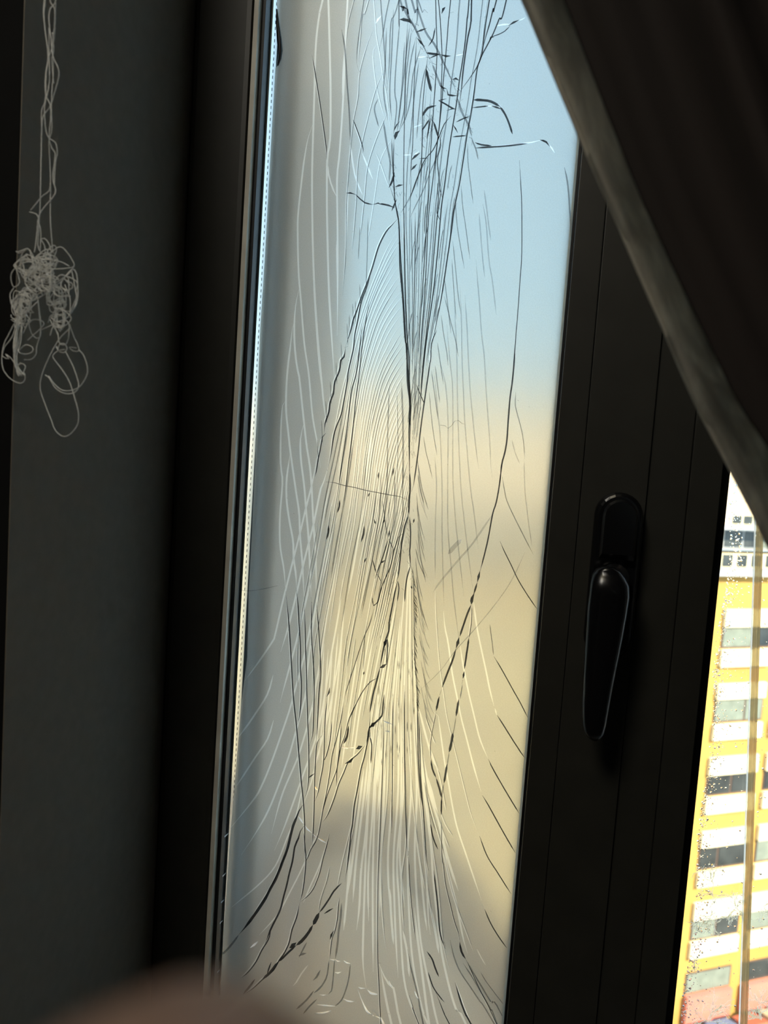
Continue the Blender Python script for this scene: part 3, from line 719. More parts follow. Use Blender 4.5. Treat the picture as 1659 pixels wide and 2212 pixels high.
# narrow wedge between the two dark splits, then the bottom fan
random.seed(41)
for k in range(15):
    g = (k + 0.5) / 15; y0 = 1180 + 260 * random.random(); y1 = random.uniform(1560, 1800)
    pts = []; y = y0
    while y <= y1:
        a = interp([(1116, 884), (1212, 868), (1313, 848), (1400, 830), (1540, 802), (1800, 768)], y); b = interp([(1116, 886), (1222, 890), (1419, 896), (1550, 902), (1800, 915)], y)
        pts.append((a + (b - a) * g, y)); y += 48
    t(random.choice(['p', 'q', 'L', 'L']), random.uniform(2.6, 3.8), *[c for p in pts for c in p])
for k in range(60):
    y = random.uniform(1380, 1640); a = interp([(1380, 832), (1540, 802), (1640, 792)], y); x = random.uniform(a, 898); t('M', random.uniform(1.4, 2.4), x, y, x, y + random.uniform(6, 22))
for a in ([804,1500,801,1600,797,1700,790,1850,785,2000,784,2080,791,2135], [816,1500,812,1650,806,1850,805,1950,806,2100], [822,1560,822,1700,817,1850,815,1950,815,2080],
          [818,2080,830,2110,843,2130,850,2135,858,2180,866,2214], [822,2090,830,2140,840,2190,846,2214], [840,1500,838,1700,824,1850,825,1950,830,2020,835,2055], [849,1500,848,1700,838,1850,842,1965],
          [860,1500,860,1700,850,1850,852,1950,855,2030,860,2113], [872,1500,872,1700,858,1850,862,1950,868,2060,872,2110,880,2150,895,2190,905,2214], [872,1600,878,1800,868,1900,872,2000,878,2025],
          [884,1500,888,1700,880,1850,885,2000,892,2080,905,2150,915,2190,925,2214], [890,1500,900,1700,896,1850,905,2000,915,2070,930,2140,946,2214], [901,1500,905,1640,912,1750,920,1850,925,1980,930,2020],
          [903,1580,915,1700,930,1820,936,1900,950,2030,965,2110,985,2180,1007,2214], [905,1530,913,1640,925,1740,935,1830,945,1900,950,1950,958,2040,972,2100],
          [914,1630,930,1720,955,1800,965,1870,985,1950,1000,2025,1010,2060], [917,1690,935,1760,955,1830,978,1930,1010,2020,1025,2062], [905,1530,920,1590,935,1640,950,1668], [918,1545,930,1580,941,1608],
          [795,1640,786,1720,776,1800,768,1870,762,1950], [786,1660,776,1740,766,1820,757,1890,752,1930], [803,1620,796,1720,790,1800,780,1880,776,1960,770,2010], [776,1700,765,1780,755,1830,746,1870],
          [765,1760,750,1820,738,1870,728,1920], [833,1560,830,1700,826,1800,822,1900,820,1980], [866,1540,867,1660,866,1760,864,1860,874,1960], [895,1560,903,1680,912,1780,920,1880,930,1960,940,2010],
          [880,1560,890,1700,902,1820,915,1900,922,1940], [812,1640,806,1740,800,1820,795,1900,796,1990], [757,1840,752,1900,747,1960,742,2010], [815,1500,818,1600,816,1700],
          [925,1680,942,1750,958,1820,975,1880,990,1925], [940,1745,955,1790,972,1835], [950,1748,962,1780,979,1808], [932,1620,945,1660,955,1700,964,1752],
          [895,1960,901,2020,909,2080,918,2150,925,2200], [870,2010,880,2060,884,2110], [842,1920,845,1980,850,2040], [930,1960,940,2010,948,2060], [898,1800,908,1870,915,1950,922,2010]):
    t(random.choice(['L', 'L', 'q', 'L']), random.uniform(4.0, 5.0), *a)
t('M', 2.6, 917,1690, 924,1730, 935,1775, 943,1800); t('D', 3, 930,1780, 936,1810, 946,1835)
t('P', 3.4, 830,1500, 826,1650, 820,1800, 816,1900, 815,2050, 818,2130, 822,2214); t('D', 2.4, 849,1500, 848,1650, 846,1800); t('D', 2.4, 873,1480, 874,1620, 876,1740, 880,1850)
t('D', 2.6, 905,1540, 909,1680, 915,1760, 921,1850, 925,1880); t('P', 3, 882,1850, 884,1900, 890,1970, 897,2030)
t('D', 3, 937,1880, 945,1950, 950,2010, 958,2040, 963,2050); t('D', 6, 960,2035, 963,2045); t('D', 5, 882,1838, 882,1848); t('D', 6, 816,1838, 820,1839); t('D', 8, 816,2080, 823,2081); t('D', 4, 925,2070, 934,2073); t('D', 4, 922,2055, 933,2070, 940,2090, 948,2110)
t('D', 4.2, 983,2122, 990,2145, 998,2170, 1008,2195, 1020,2216); t('W', 1.6, 985,2122, 992,2145, 1001,2170, 1011,2195)
t('M', 4, 880,2050, 888,2090, 898,2130, 905,2160, 912,2200); t('W', 3, 895,2140, 902,2155, 908,2160); t('W', 3, 840,2118, 844,2128, 850,2133)
t('M', 3, 1000,2080, 1020,2110, 1040,2145, 1060,2180, 1075,2214); t('D', 2.4, 884,2150, 892,2175, 900,2200); t('D', 2.4, 940,2140, 950,2165, 960,2190, 972,2214); t('D', 3, 925,2100, 935,2130, 948,2150, 960,2165)
t('M', 3.2, 972,2030, 982,2070, 995,2100, 1015,2130, 1035,2160, 1060,2198)
# long cracks on the right
t('D', 1.8, 1122,346, 1125,400, 1127,443, 1127,550, 1124,596, 1119,669, 1114,731, 1110,800)
t('D', 3.4, 1113,735, 1110,790, 1106,830, 1102,858, 1098,907, 1095,950, 1090,980, 1084,1003, 1079,1050); t('D', 3.0, 1084,1003, 1079,1046, 1072,1085, 1064,1111, 1055,1161, 1046,1200, 1037,1234)
t('D', 6, 1037,1233, 1034,1245, 1031,1258); t('D', 4, 1031,1258, 1026,1275, 1023,1284); t('D', 6.5, 1025,1280, 1020,1292, 1018,1306)
t('D', 4, 1018,1306, 1010,1325, 1003,1345, 993,1375); t('D', 7, 992,1376, 989,1388, 985,1401); t('D', 4, 985,1401, 978,1425, 966,1455, 955,1485); t('D', 6, 953,1490, 950,1502); t('D', 4.4, 949,1504, 942,1536)
t('P', 3, 942,1536, 933,1580, 929,1613, 931,1645); t('D', 4, 931,1640, 934,1660, 942,1680); t('D', 3.6, 942,1680, 948,1700, 954,1724); t('M', 2, 944,1683, 950,1700, 956,1722)
t('P', 3.4, 1019,1309, 1017,1347, 1012,1380); t('D', 4, 1013,1378, 1008,1412, 1003,1445); t('D', 5, 1011,1397, 1010,1403); t('D', 5, 1003,1450, 1000,1466); t('D', 4, 1000,1468, 998,1478); t('M', 2.4, 999,1478, 994,1510)
t('D', 4.6, 991,1510, 988,1530, 985,1548); t('M', 2, 985,1548, 981,1575, 977,1590); t('D', 5.4, 979,1582, 974,1610, 970,1625); t('M', 2, 970,1625, 966,1655); t('D', 4.6, 966,1650, 962,1675, 959,1692); t('M', 2.4, 959,1692, 955,1715, 954,1735); t('D', 3.4, 954,1724, 953,1760)
t('P', 3, 953,1760, 954,1850, 957,1867, 962,1910, 973,1957, 981,1990, 990,2017, 994,2040); t('D', 5, 993,2035, 997,2055, 1006,2072); t('P', 3, 1006,2072, 1022,2108, 1036,2138, 1055,2175, 1073,2214); t('M', 3.6, 1006,2072, 1022,2100, 1040,2130, 1060,2163, 1085,2195)
t('q', 3.2, 940,1250, 941,1300, 943,1345, 949,1429, 958,1495, 966,1550, 980,1608, 1005,1710, 1018,1760, 1036,1806)
t('D', 2.6, 1036,1806, 1052,1848, 1075,1885, 1104,1931)
t('L', 3.2, 958,1320, 961,1355, 968,1389, 977,1455, 986,1500, 996,1550, 1008,1596, 1023,1655, 1039,1710); t('D', 2.8, 1042,1718, 1056,1741, 1083,1790, 1113,1842)
t('L', 3.2, 994,1393, 999,1430, 1005,1461, 1013,1500, 1025,1550, 1036,1595, 1053,1637); t('D', 2.8, 1055,1640, 1065,1661, 1092,1708, 1122,1758)
t('L', 3.4, 1023,1300, 1031,1360, 1050,1450, 1058,1490, 1067,1525); t('L', 3, 1069,1530, 1073,1545); t('D', 2.8, 1074,1545, 1090,1570, 1110,1602, 1133,1637)
t('M', 2.2, 1058,1349, 1063,1387, 1066,1415); t('D', 2.4, 1067,1418, 1085,1448, 1107,1488, 1125,1520, 1141,1552)
t('L', 3.2, 936,1536, 945,1541, 949,1565, 954,1601, 961,1650, 969,1693, 977,1740, 988,1790, 1008,1850, 1021,1889, 1040,1945); t('W', 3, 1041,1950, 1046,1960); t('D', 2.8, 1047,1964, 1058,1990, 1069,2010, 1082,2030, 1095,2048)
t('D', 2.2, 1080,1169, 1090,1192, 1105,1222, 1118,1250, 1138,1283, 1163,1320); t('M', 2.2, 1085,1029, 1090,1060, 1095,1082, 1110,1115, 1130,1155, 1152,1198)
t('F', 2.4, 1132,990, 1133,1040, 1135,1072, 1142,1130, 1149,1181); t('M', 2, 1114,846, 1113,870, 1115,885, 1127,931, 1132,965, 1133,991); t('F', 2.4, 1106,950, 1112,975, 1123,1003)
t('M', 2, 1038,2100, 1050,2120, 1065,2140, 1086,2168); t('f', 2, 1030,2050, 1040,2070, 1049,2085)
# faint hair cracks right of the bundle
for a in ([1028,560,1032,610,1035,645,1040,717,1046,770,1050,840,1054,900,1058,955,1060,1000,1063,1032], [1004,637,1009,710,1012,780,1017,858,1028,967,1034,1013], [994,620,997,700,998,770,1001,846,1005,924,1016,1050,1024,1108,1033,1186],
          [980,650,985,720,987,780,989,895,995,1040,1004,1135,1014,1217,1021,1270], [965,700,972,780,978,846,978,991,979,1050,985,1133,994,1217,1002,1289], [946,764,958,810,964,846,968,919,967,1050,968,1145,975,1229,981,1300,993,1393],
          [937,798,942,850,946,895,951,943,955,1050,955,1145,957,1240,959,1310], [939,979,943,1048,941,1110,940,1181,940,1250], [1043,440,1050,480,1056,560,1064,610,1072,680], [1035,460,1041,540,1047,600], [1046,410,1055,480,1060,520]):
    t('F', 2.8, *a)
for a in ([927,846,934,919,944,984], [915,943,920,975,927,1003,934,1034], [1010,310,1011,350,1017,400,1022,440], [996,400,1000,450,1006,490,1015,560], [983,430,988,490,996,540,1003,580], [978,520,984,580,990,640,996,680], [976,560,980,620,985,690],
          [960,600,966,650,972,700,974,720], [953,680,958,720,965,760,968,790], [945,740,952,790,958,830], [960,640,975,700,985,740,990,770], [940,790,945,830,950,870], [932,800,940,860,946,905]):
    t('M', 1.9, *a)
random.seed(53)
for i in range(16):
    y0 = 985 + i * 20; x0 = 897 + random.uniform(0, 7); l = random.uniform(60, 130); dx = random.uniform(10, 26)
    t('M' if i % 3 else 'F', random.uniform(1.5, 2.6), x0, y0, x0 + dx * 0.35, y0 + l * 0.5, x0 + dx, y0 + l)
for i in range(18):
    y0 = 1300 + i * 14; x0 = 903 + i * 0.6 + random.uniform(-2, 8); l = random.uniform(30, 80)
    t('F', random.uniform(1.8, 3), x0, y0, x0 + l * 0.12, y0 + l * 0.6, x0 + l * 0.28, y0 + l)
# scratches and the stray hair
t('F', 4, 1064,1111, 1020,1175, 990,1210, 950,1258, 934,1282); t('F', 1.8, 1134,1193, 1107,1250, 1076,1297, 1029,1355, 985,1404, 950,1450, 905,1493); t('F', 9, 997,1165, 982,1180, 968,1197)
t('M', 1.2, 950,918, 955,919, 962,920, 968,925, 975,920, 982,910, 990,908, 997,914, 1003,916); t('F', 1.4, 505,1270, 530,1276, 560,1274, 600,1265)
for i in range(40):
    x = random.uniform(600, 1150); y = random.uniform(100, 2000)
    t('D' if i % 2 else 'M', random.uniform(1.6, 3), x, y, x + 1.5, y + 2)

order = sorted(range(len(T)), key=lambda i: -sum((Vector(a) - Vector(b)).length for a, b in zip(T[i][2], T[i][2][1:])) * (T[i][1] ** 0.5))
for i in order:
    s, w, p = T[i]
    crack(s, w, p)
0 and print('cracks', len(T), 'individual', n_cracks[0])
VV, FF, MI = [], [], []
for j, (key, m_) in enumerate((('D', M_CD), ('M', M_CM), ('F', M_CF), ('L', M_CL), ('W', M_CW))):
    v, f = extra[key]; k = len(VV); VV += v; FF += [tuple(i + k for i in q) for q in f]; MI += [j] * len(f)
link('crack_splinters', mesh('crack_splinters', VV, FF, False, MI), [M_CD, M_CM, M_CF, M_CL, M_CW], pane, kind='stuff')

# added sheet that dims the film, cut open so the cracks look lit
from mathutils.geometry import delaunay_2d_cdt
import time
t0_ = time.time()
cv, cf = [], []
x1_ = XE - 0.0004
outl = [(p.x, p.z) for p in left if PZ0 < p.z < PZ1]
outl = [(outl[0][0], PZ1)] + outl + [(outl[-1][0], PZ0), (x1_, PZ0), (x1_, PZ1)]
cv += [Vector(q) for q in outl]; cf.append(list(range(len(outl)))); white = [False]
for v, iswhite in SLITS:
    for i in range(0, len(v) - 2, 2):
        pass
    a = v[0::2]; b = v[1::2]
    if len(a) > 8:
        a = a[::2] + ([a[-1]] if len(a) % 2 == 0 else []); b = b[::2] + ([b[-1]] if len(b) % 2 == 0 else [])
    for i in range(len(a) - 1):
        k = len(cv); cv += [Vector((q.x, q.z)) for q in (a[i], b[i], b[i + 1], a[i + 1])]; cf.append([k, k + 1, k + 2, k + 3]); white.append(iswhite)
def area(f):
    return sum(cv[a].x * cv[b].y - cv[b].x * cv[a].y for a, b in zip(f, f[1:] + f[:1]))
cf = [f if area(f) > 0 else f[::-1] for f in cf]
rv, re_, rf_, ov, oe, of = delaunay_2d_cdt(cv, [], cf, 1, 1e-6, True)
def inside_of(f, x, y):
    c = False
    for a, b in zip(f, f[1:] + f[:1]):
        p, q = cv[a], cv[b]
        if (p.y > y) != (q.y > y) and x < (q.x - p.x) * (y - p.y) / (q.y - p.y) + p.x: c = not c
    return c
CELL = 0.004
grid = {}
for k, f in enumerate(cf):
    if k == 0: continue
    xs = [cv[a].x for a in f]; ys_ = [cv[a].y for a in f]
    for gx in range(int(math.floor(min(xs) / CELL)), int(math.floor(max(xs) / CELL)) + 1):
        for gy in range(int(math.floor(min(ys_) / CELL)), int(math.floor(max(ys_) / CELL)) + 1): grid.setdefault((gx, gy), []).append(k)
keep, kf = [], []
for f in rf_:
    x = sum(rv[a].x for a in f) / len(f); y = sum(rv[a].y for a in f) / len(f)
    if not inside_of(cf[0], x, y): continue
    hits = [k for k in grid.get((int(math.floor(x / CELL)), int(math.floor(y / CELL))), ()) if inside_of(cf[k], x, y)]
    if not hits: keep.append(f)
    if not any(white[k] for k in hits): kf.append(f)
link('film_dimmer', mesh('film_dimmer', [(q.x, -0.00004, q.y) for q in rv], keep), M_TINT, pane, kind='stuff')
nv = len(rv)
fv = [(q.x, 0.0, q.y) for q in rv] + [(q.x, 0.00008, q.y) for q in rv]
fm = mesh('frosted_film', fv, [tuple(f) for f in kf] + [tuple(i + nv for i in f[::-1]) for f in kf])
link('frosted_film', fm, M_FILM, pane, label='frosted translucent film torn at its upper left margin', kind='stuff')
0 and print('film normal', fm.polygons[0].normal)
0 and print('cdt', len(cv), len(keep), round(time.time() - t0_, 2))

# ------------------------------------------------------------------ what dries on the clear pane
random.seed(77)
vs, fs = [], []
def blob(x, z, r, y=-0.0002):
    k = len(vs); vs.append(Vector((x, y - r * 0.5, z)))
    for i in range(7):
        g = 2 * math.pi * i / 7; q = r * random.uniform(0.8, 1.2); vs.append(Vector((x + q * math.cos(g), y, z + q * math.sin(g))))
    for i in range(7): fs.append((k, k + 1 + (i + 1) % 7, k + 1 + i))
for i in range(1500):
    v = random.uniform(1040, 2210); e0 = 1578 - (v - 1000) * 0.0935
    c = e0 + 22 + 6 * math.sin(v / 60)
    u = c + abs(random.gauss(0, 16)) - 12 if random.random() < 0.75 else random.uniform(e0 + 6, 1659)
    p = at(u, v, 0); blob(p.x, p.z, SC * random.choice([0.6, 0.8, 1.0, 1.2, 1.5, 2.2]))
def water(t):
    rf = node(t, 'BsdfRefraction', Roughness=0.0, IOR=1.33); gl = node(t, 'BsdfGlossy', Roughness=0.05)
    return mixed(t, 0.08, rf.outputs[0], gl.outputs[0])
M_DROP = shader('dried_droplet', water)
link('dried_droplets', mesh('dried_droplets', vs, fs), M_DROP, p2, kind='stuff')
DV, DF = [], []
def branch(p, ang, l, r, depth):
    pts = [p]; q = p.copy(); a = ang
    for i in range(5):
        a += random.uniform(-0.35, 0.35); q = q + Vector((math.cos(a), math.sin(a))) * (l / 5); pts.append(q.copy())
        if depth > 0 and i > 0 and random.random() < 0.62: branch(q.copy(), a + random.choice([-1, 1]) * random.uniform(0.4, 0.9), l * 0.6, r * 0.8, depth - 1)
    P = [at(k.x, k.y, -0.0003) for k in pts]
    a_, b_ = tube(P, r * SC, 3, False); k = len(DV); DV.extend(a_); DF.extend(tuple(i + k for i in f) for f in b_)
for (x, y, a0, a1, n_, l) in ((1590, 1962, 0.2, 2.9, 10, 26), (1592, 1958, 3.4, 6.0, 9, 24), (1510, 1990, 0, 6.28, 9, 20), (1530, 1985, 0, 6.28, 8, 20), (1540, 2000, 0, 6.28, 6, 18), (1648, 1962, -1, 2, 8, 26), (1530, 2205, 3.3, 6.1, 10, 38), (1640, 2165, 3.2, 7, 9, 26), (1645, 2200, 3, 6.5, 9, 24), (1500, 2080, 0, 6.28, 5, 14), (1535, 1905, 3, 6.3, 8, 26), (1545, 1935, 0, 6.28, 7, 22)):
    for i in range(n_): branch(Vector((x + random.uniform(-5, 5), y + random.uniform(-4, 4))), random.uniform(a0, a1), l * random.uniform(0.6, 1.1), 0.75, 2)
M_SALT = shader('mineral_stain', lambda t: mixed(t, 0.55, node(t, 'BsdfTransparent', Color=(1, 1, 1, 1)).outputs[0], node(t, 'BsdfTranslucent', Color=(0.95, 0.92, 0.8, 1)).outputs[0]))
link('dried_mineral_stain', mesh('dried_mineral_stain', DV, DF), M_SALT, p2, kind='stuff')
# clear amber strip standing across the pane
def amber(t):
    tr = node(t, 'BsdfTransparent', Color=(0.72, 0.64, 0.46, 1)); d = node(t, 'BsdfTranslucent', Color=(0.55, 0.47, 0.33, 1))
    return mixed(t, 0.45, tr.outputs[0], d.outputs[0])
M_AMBER = shader('yellowed_plastic', amber)
a0 = at(1642, 1250, -0.006); a1 = at(1612, 2180, -0.006); xs_ = (a0.x + a1.x) / 2
hw = SC * 6.2
prof = [(-hw, 0), (-hw, -0.0012), (-hw * 0.35, -0.0020), (-hw * 0.25, -0.0012), (hw * 0.2, -0.0012), (hw * 0.3, -0.0020), (hw, -0.0012), (hw, 0)]
vs = []; fs = []
dx = (a0.x - a1.x)
for i in range(21):
    z = PZ0 + (PZ1 - PZ0) * i / 20; x = a1.x + (a0.x - a1.x) * (z - a1.z) / (a0.z - a1.z)
    vs += [Vector((x + px, -0.0008 + py, z)) for px, py in prof]
for i in range(20):
    for k in range(8): fs.append((i * 8 + k, i * 8 + (k + 1) % 8, i * 8 + 8 + (k + 1) % 8, i * 8 + 8 + k))
strip_o = w2('plastic_strip', mesh('plastic_strip', vs, fs), M_AMBER, label='yellowed clear plastic strip')
vs = []; fs = []
for z in (PZ0, PZ1):
    x = a1.x + (a0.x - a1.x) * (z - a1.z) / (a0.z - a1.z) - hw
    vs += [Vector((x - 0.0012, -0.0016, z)), Vector((x - 0.0003, -0.0016, z)), Vector((x - 0.0003, -0.0006, z)), Vector((x - 0.0012, -0.0006, z))]
w2('strip_edge', mesh('strip_edge', vs, [(0, 1, 5, 4), (1, 2, 6, 5), (2, 3, 7, 6), (3, 0, 4, 7)]), M_GLINT)

# ------------------------------------------------------------------ things outside, close to the frosted pane (seen blurred through it)
def bar(name, p, q, yq, r, label, cat):
    a, b = at(p[0], p[1], yq[0]), at(q[0], q[1], yq[1])
    pts = [a.lerp(b, i / 8) + Vector((0, 0, -0.004 * math.sin(math.pi * i / 8))) for i in range(9)]
    vs, fs = tube(pts, r, 8); return link(name, mesh(name, vs, fs, True), M_PIPE, label=label, cat=cat)
XL = XO
bar('cable', (805, 1562), (1090, 1612), (YO + 0.004, 1.1), 0.0042, 'dark blurred cable behind the frosted pane, upper one sloping gently down', 'cable')
bar('cable', (800, 1772), (1140, 1664), (YO + 0.006, 1.0), 0.0042, 'dark blurred cable behind the frosted pane, crossing upwards to the right', 'cable')
# tilted metal ledge below, outside
p = [at(560, 1850, 0.10), at(860, 1900, 0.10), at(980, 2040, 0.11), at(1130, 2240, 0.12), at(1130, 2500, 0.14), at(520, 2500, 0.14)]

top = [at(u, v, 0.075) for u, v in ((650, 1830), (860, 1885), (985, 2035), (1105, 2230), (1160, 2420))]
vs = []
for q in top: vs += [q, q + Vector((0, 0.12, 0.0)), Vector((q.x, q.y, Z0 + 0.02)), Vector((q.x, q.y + 0.12, Z0 + 0.02))]
fs = [(0, 1, 3, 2), (18, 19, 17, 16)]
for i in range(4):
    a = i * 4; b = a + 4; fs += [(a, b, b + 1, a + 1), (a, a + 2, b + 2, b), (a + 1, b + 1, b + 3, a + 3), (a + 2, a + 3, b + 3, b + 2)]
link('plastic_cowl', mesh('plastic_cowl', vs, fs), M_COWL, label='pale grey sloping translucent cowl blurred behind the lower left of the frosted pane', cat='cowl')
bar('cowl_rail', (870, 1882), (1112, 2228), (0.070, 0.070), 0.0022, 'dark blurred rail along the slope of the grey cowl', 'rail')

# ------------------------------------------------------------------ the yellow building across the street
BAY = uR - uL; PIL = BAY * 0.16
bld = empty('apartment_building', tuple(wpt(0, ZG, -4)), label='sunlit yellow apartment building with white bands and dark window rows', cat='building')
def fbox(s0, s1, z0, z1, o0, o1):
    v = [wpt(s, z, o) for z in (z0, z1) for o in (o0, o1) for s in (s0, s1)]
    f = [(0, 1, 3, 2), (4, 6, 7, 5), (0, 4, 5, 1), (2, 3, 7, 6), (0, 2, 6, 4), (1, 5, 7, 3)]
    return v, f
def fpart(name, s0, s1, z0, z1, o0, o1, m, parent=bld, **k):
    v, f = fbox(s0, s1, z0, z1, o0, o1); me = mesh(name, v, f)
    bm = bmesh.new(); bm.from_mesh(me); bmesh.ops.recalc_face_normals(bm, faces=bm.faces[:]); bm.to_mesh(me); bm.free()
    o = link(name, me, m, parent, **k)
    if parent is bld: base(bld, o)
    else: pass
    return o
ZTOP = Zof(925); ZB = ZG
NL, NR = -8, 5
sA, sB = uL + BAY * NL, uL + BAY * (NR + 1)
fpart('wall', sA, sB, ZB, Zof(1244), -8, 0, M_YELLOW)
fpart('upper_wall', sA, sB, Zof(1190), ZTOP, -8, -0.4, M_PEACH)
fpart('roof_ledge', sA, sB, Zof(1242), Zof(1231), -1.0, 0.35, M_GREY)
fpart('roof_ledge', sA, sB, ZTOP, ZTOP + 0.25, -8, 0.1, M_WHITE)
fpart('canopy', sA, sB, Zof(1144), Zof(1136), -0.5, 0.25, M_GREY)
rows = [(1353, 1399), (1507, 1557), (1667, 1711), (1818, 1866), (1969, 2012)]
whites = [(1315, 1353), (1401, 1438), (1474, 1507), (1560, 1593), (1630, 1667), (1714, 1748), (1785, 1818), (1869, 1900), (1933, 1969), (2014, 2047)]
proto = {}
def dup_at(key, make, s):
    """first copy built, the others share its mesh"""
    if key not in proto: proto[key] = (make(s), s); return proto[key][0]
    src, s0 = proto[key]
    o = src.copy(); COL.objects.link(o); o.location = src.location + e_ * (s - s0)
    return o
random.seed(3)
for b in range(NL, NR + 1):
    s0 = uL + BAY * b - (0.3 * BAY if b < 0 else 0); sl, sr = s0 + PIL * 0.25, s0 + BAY - PIL * 0.75
    for i, (a, c) in enumerate(whites):
        dup_at(('w', i), lambda s, a=a, c=c: fpart('white_panel', s, s + (sr - sl), Zof(c), Zof(a), -0.02, 0.14, M_WHITE), sl)
    for i, (a, c) in enumerate(rows):
        z0, z1 = Zof(c), Zof(a)
        w = fpart('window', sl, sr, z0, z1, -0.05, 0.03, M_WINFR)
        mid = sl + (sr - sl) * random.choice([0.38, 0.5, 0.62])
        for (q0, q1) in ((sl + 0.06, mid - 0.05), (mid + 0.05, sr - 0.06)):
            fpart('pane', q0, q1, z0 + 0.07, z1 - 0.06, 0.031, 0.05, M_CURT if random.random() < 0.42 else M_WPANE, w)
    # attic row
    z0, z1 = Zof(1187), Zof(1146)
    w = fpart('window', s0 + 0.05, s0 + BAY - 0.05, z0, z1, -0.5, -0.34, M_GREY)
    for q in range(3): fpart('pane', s0 + 0.1 + q * BAY / 3, s0 + (q + 1) * BAY / 3, z0 + 0.05, z1 - 0.05, -0.339, -0.32, M_WPANE if q != 2 else M_CURT, w)
    z0, z1 = Zof(1230), Zof(1199)
    w = fpart('window', s0 + 0.05, s0 + BAY - 0.05, z0, z1, -0.5, -0.34, M_WHITE)
    for q in range(4): fpart('pane', s0 + 0.1 + q * BAY / 4, s0 - 0.12 + (q + 1) * BAY / 4, z0 + 0.05, z1 - 0.03, -0.339, -0.32, M_WPANE, w)
    z0, z1 = Zof(1135), Zof(1113)
    w = fpart('window', s0 + 0.3, s0 + BAY * 0.62, z0, z1, -0.5, -0.34, M_WHITE)
    for q in range(3): fpart('pane', s0 + 0.38 + q * BAY * 0.19, s0 + 0.28 + (q + 1) * BAY * 0.19, z0 + 0.04, z1 - 0.03, -0.339, -0.32, M_WPANE, w)
    # mezzanine windows and the salmon boards over the shops
    z0, z1 = Zof(2121), Zof(2079)
    w = fpart('window', sl, sr - 0.12, z0, z1, -0.05, 0.03, M_WINFR)
    fpart('pane', sl + 0.06, sr - 0.2, z0 + 0.05, z1 - 0.05, 0.031, 0.05, M_WPANE if b % 2 else M_CURT, w)
    fpart('shop_board', sl, sr - 0.12, Zof(2180), Zof(2123), -0.02, 0.22, M_RED)
    fpart('shop_front', sl, sr - 0.12, ZB + 0.05, Zof(2190), -0.02, 0.06, M_WPANE)
link('ground', boxes('ground', [((-60, 0.5, ZG - 0.2), (60, 90, ZG - 0.001))]), M_ASPH, kind='structure')
# market stalls at the foot of the building
stall_l = ['dark plum', 'pale cream', 'slate blue', 'rust red', 'sand', 'dark grey', 'white', 'navy']
stall_c = [(0.10, 0.04, 0.05), (0.7, 0.66, 0.5), (0.16, 0.2, 0.3), (0.45, 0.12, 0.06), (0.5, 0.4, 0.25), (0.08, 0.08, 0.08), (0.8, 0.8, 0.78), (0.05, 0.06, 0.16)]
for i in range(8):
    s0 = uL - 2.2 + i * 1.35; c = stall_c[i]
    root = empty('market_stall', tuple(wpt(s0 + 0.5, ZG, 1.6)), label=f'small {stall_l[i]} market stall canopy at the foot of the yellow building', cat='stall', group='stalls in the street')
    vs = [wpt(s0, ZG + 0.9, 0.8), wpt(s0 + 1.1, ZG + 0.9, 0.8), wpt(s0 + 1.1, ZG + 0.6, 2.4), wpt(s0, ZG + 0.6, 2.4), wpt(s0, ZG + 1.1, 1.6), wpt(s0 + 1.1, ZG + 1.1, 1.6)]
    me = mesh('canopy', vs, [(0, 1, 5, 4), (4, 5, 2, 3), (0, 4, 3), (1, 2, 5)])
    base(root, link('canopy', me, mat('canopy_cloth', c, 0.8), root))
    for s, o in ((0.04, 0.85), (1.06, 0.85), (0.04, 2.35), (1.06, 2.35)):
        a, b2 = tube([wpt(s0 + s, ZG, o), wpt(s0 + s, ZG + 0.7, o)], 0.03, 6); base(root, link('pole', mesh('pole', a, b2), M_PIPE, root))

# ------------------------------------------------------------------ curtain at the upper right
YCU = -0.275
EL = [(1010, -260), (1070, -130), (1130, -2), (1187, 135), (1240, 262), (1288, 375), (1330, 470), (1385, 598), (1440, 722), (1500, 862), (1545, 950), (1590, 1035), (1630, 1112), (1662, 1180), (1720, 1290), (1800, 1440)]
BW = [(-260, 86), (0, 86), (440, 72), (700, 80), (850, 88), (1000, 108), (1180, 150), (1440, 190)]     # width of the hem in the picture
cur = empty('curtain', tuple(at(1900, -400, YCU)), label='dark curtain drawn aside with a thin grey sheer hem in the upper right corner', cat='curtain')
def cloth(name, m, rows_, parent, thick):
    vs = []; fs = []; nc = len(rows_[0])
    for r_ in rows_: vs += r_
    for i in range(len(rows_) - 1):
        for k in range(nc - 1): fs.append((i * nc + k, i * nc + k + 1, (i + 1) * nc + k + 1, (i + 1) * nc + k))
    o = base(parent, link(name, mesh(name, vs, fs, True), m, parent)); s = o.modifiers.new('thickness', 'SOLIDIFY'); s.thickness = thick; return o
el = smooth_line(EL, 22)
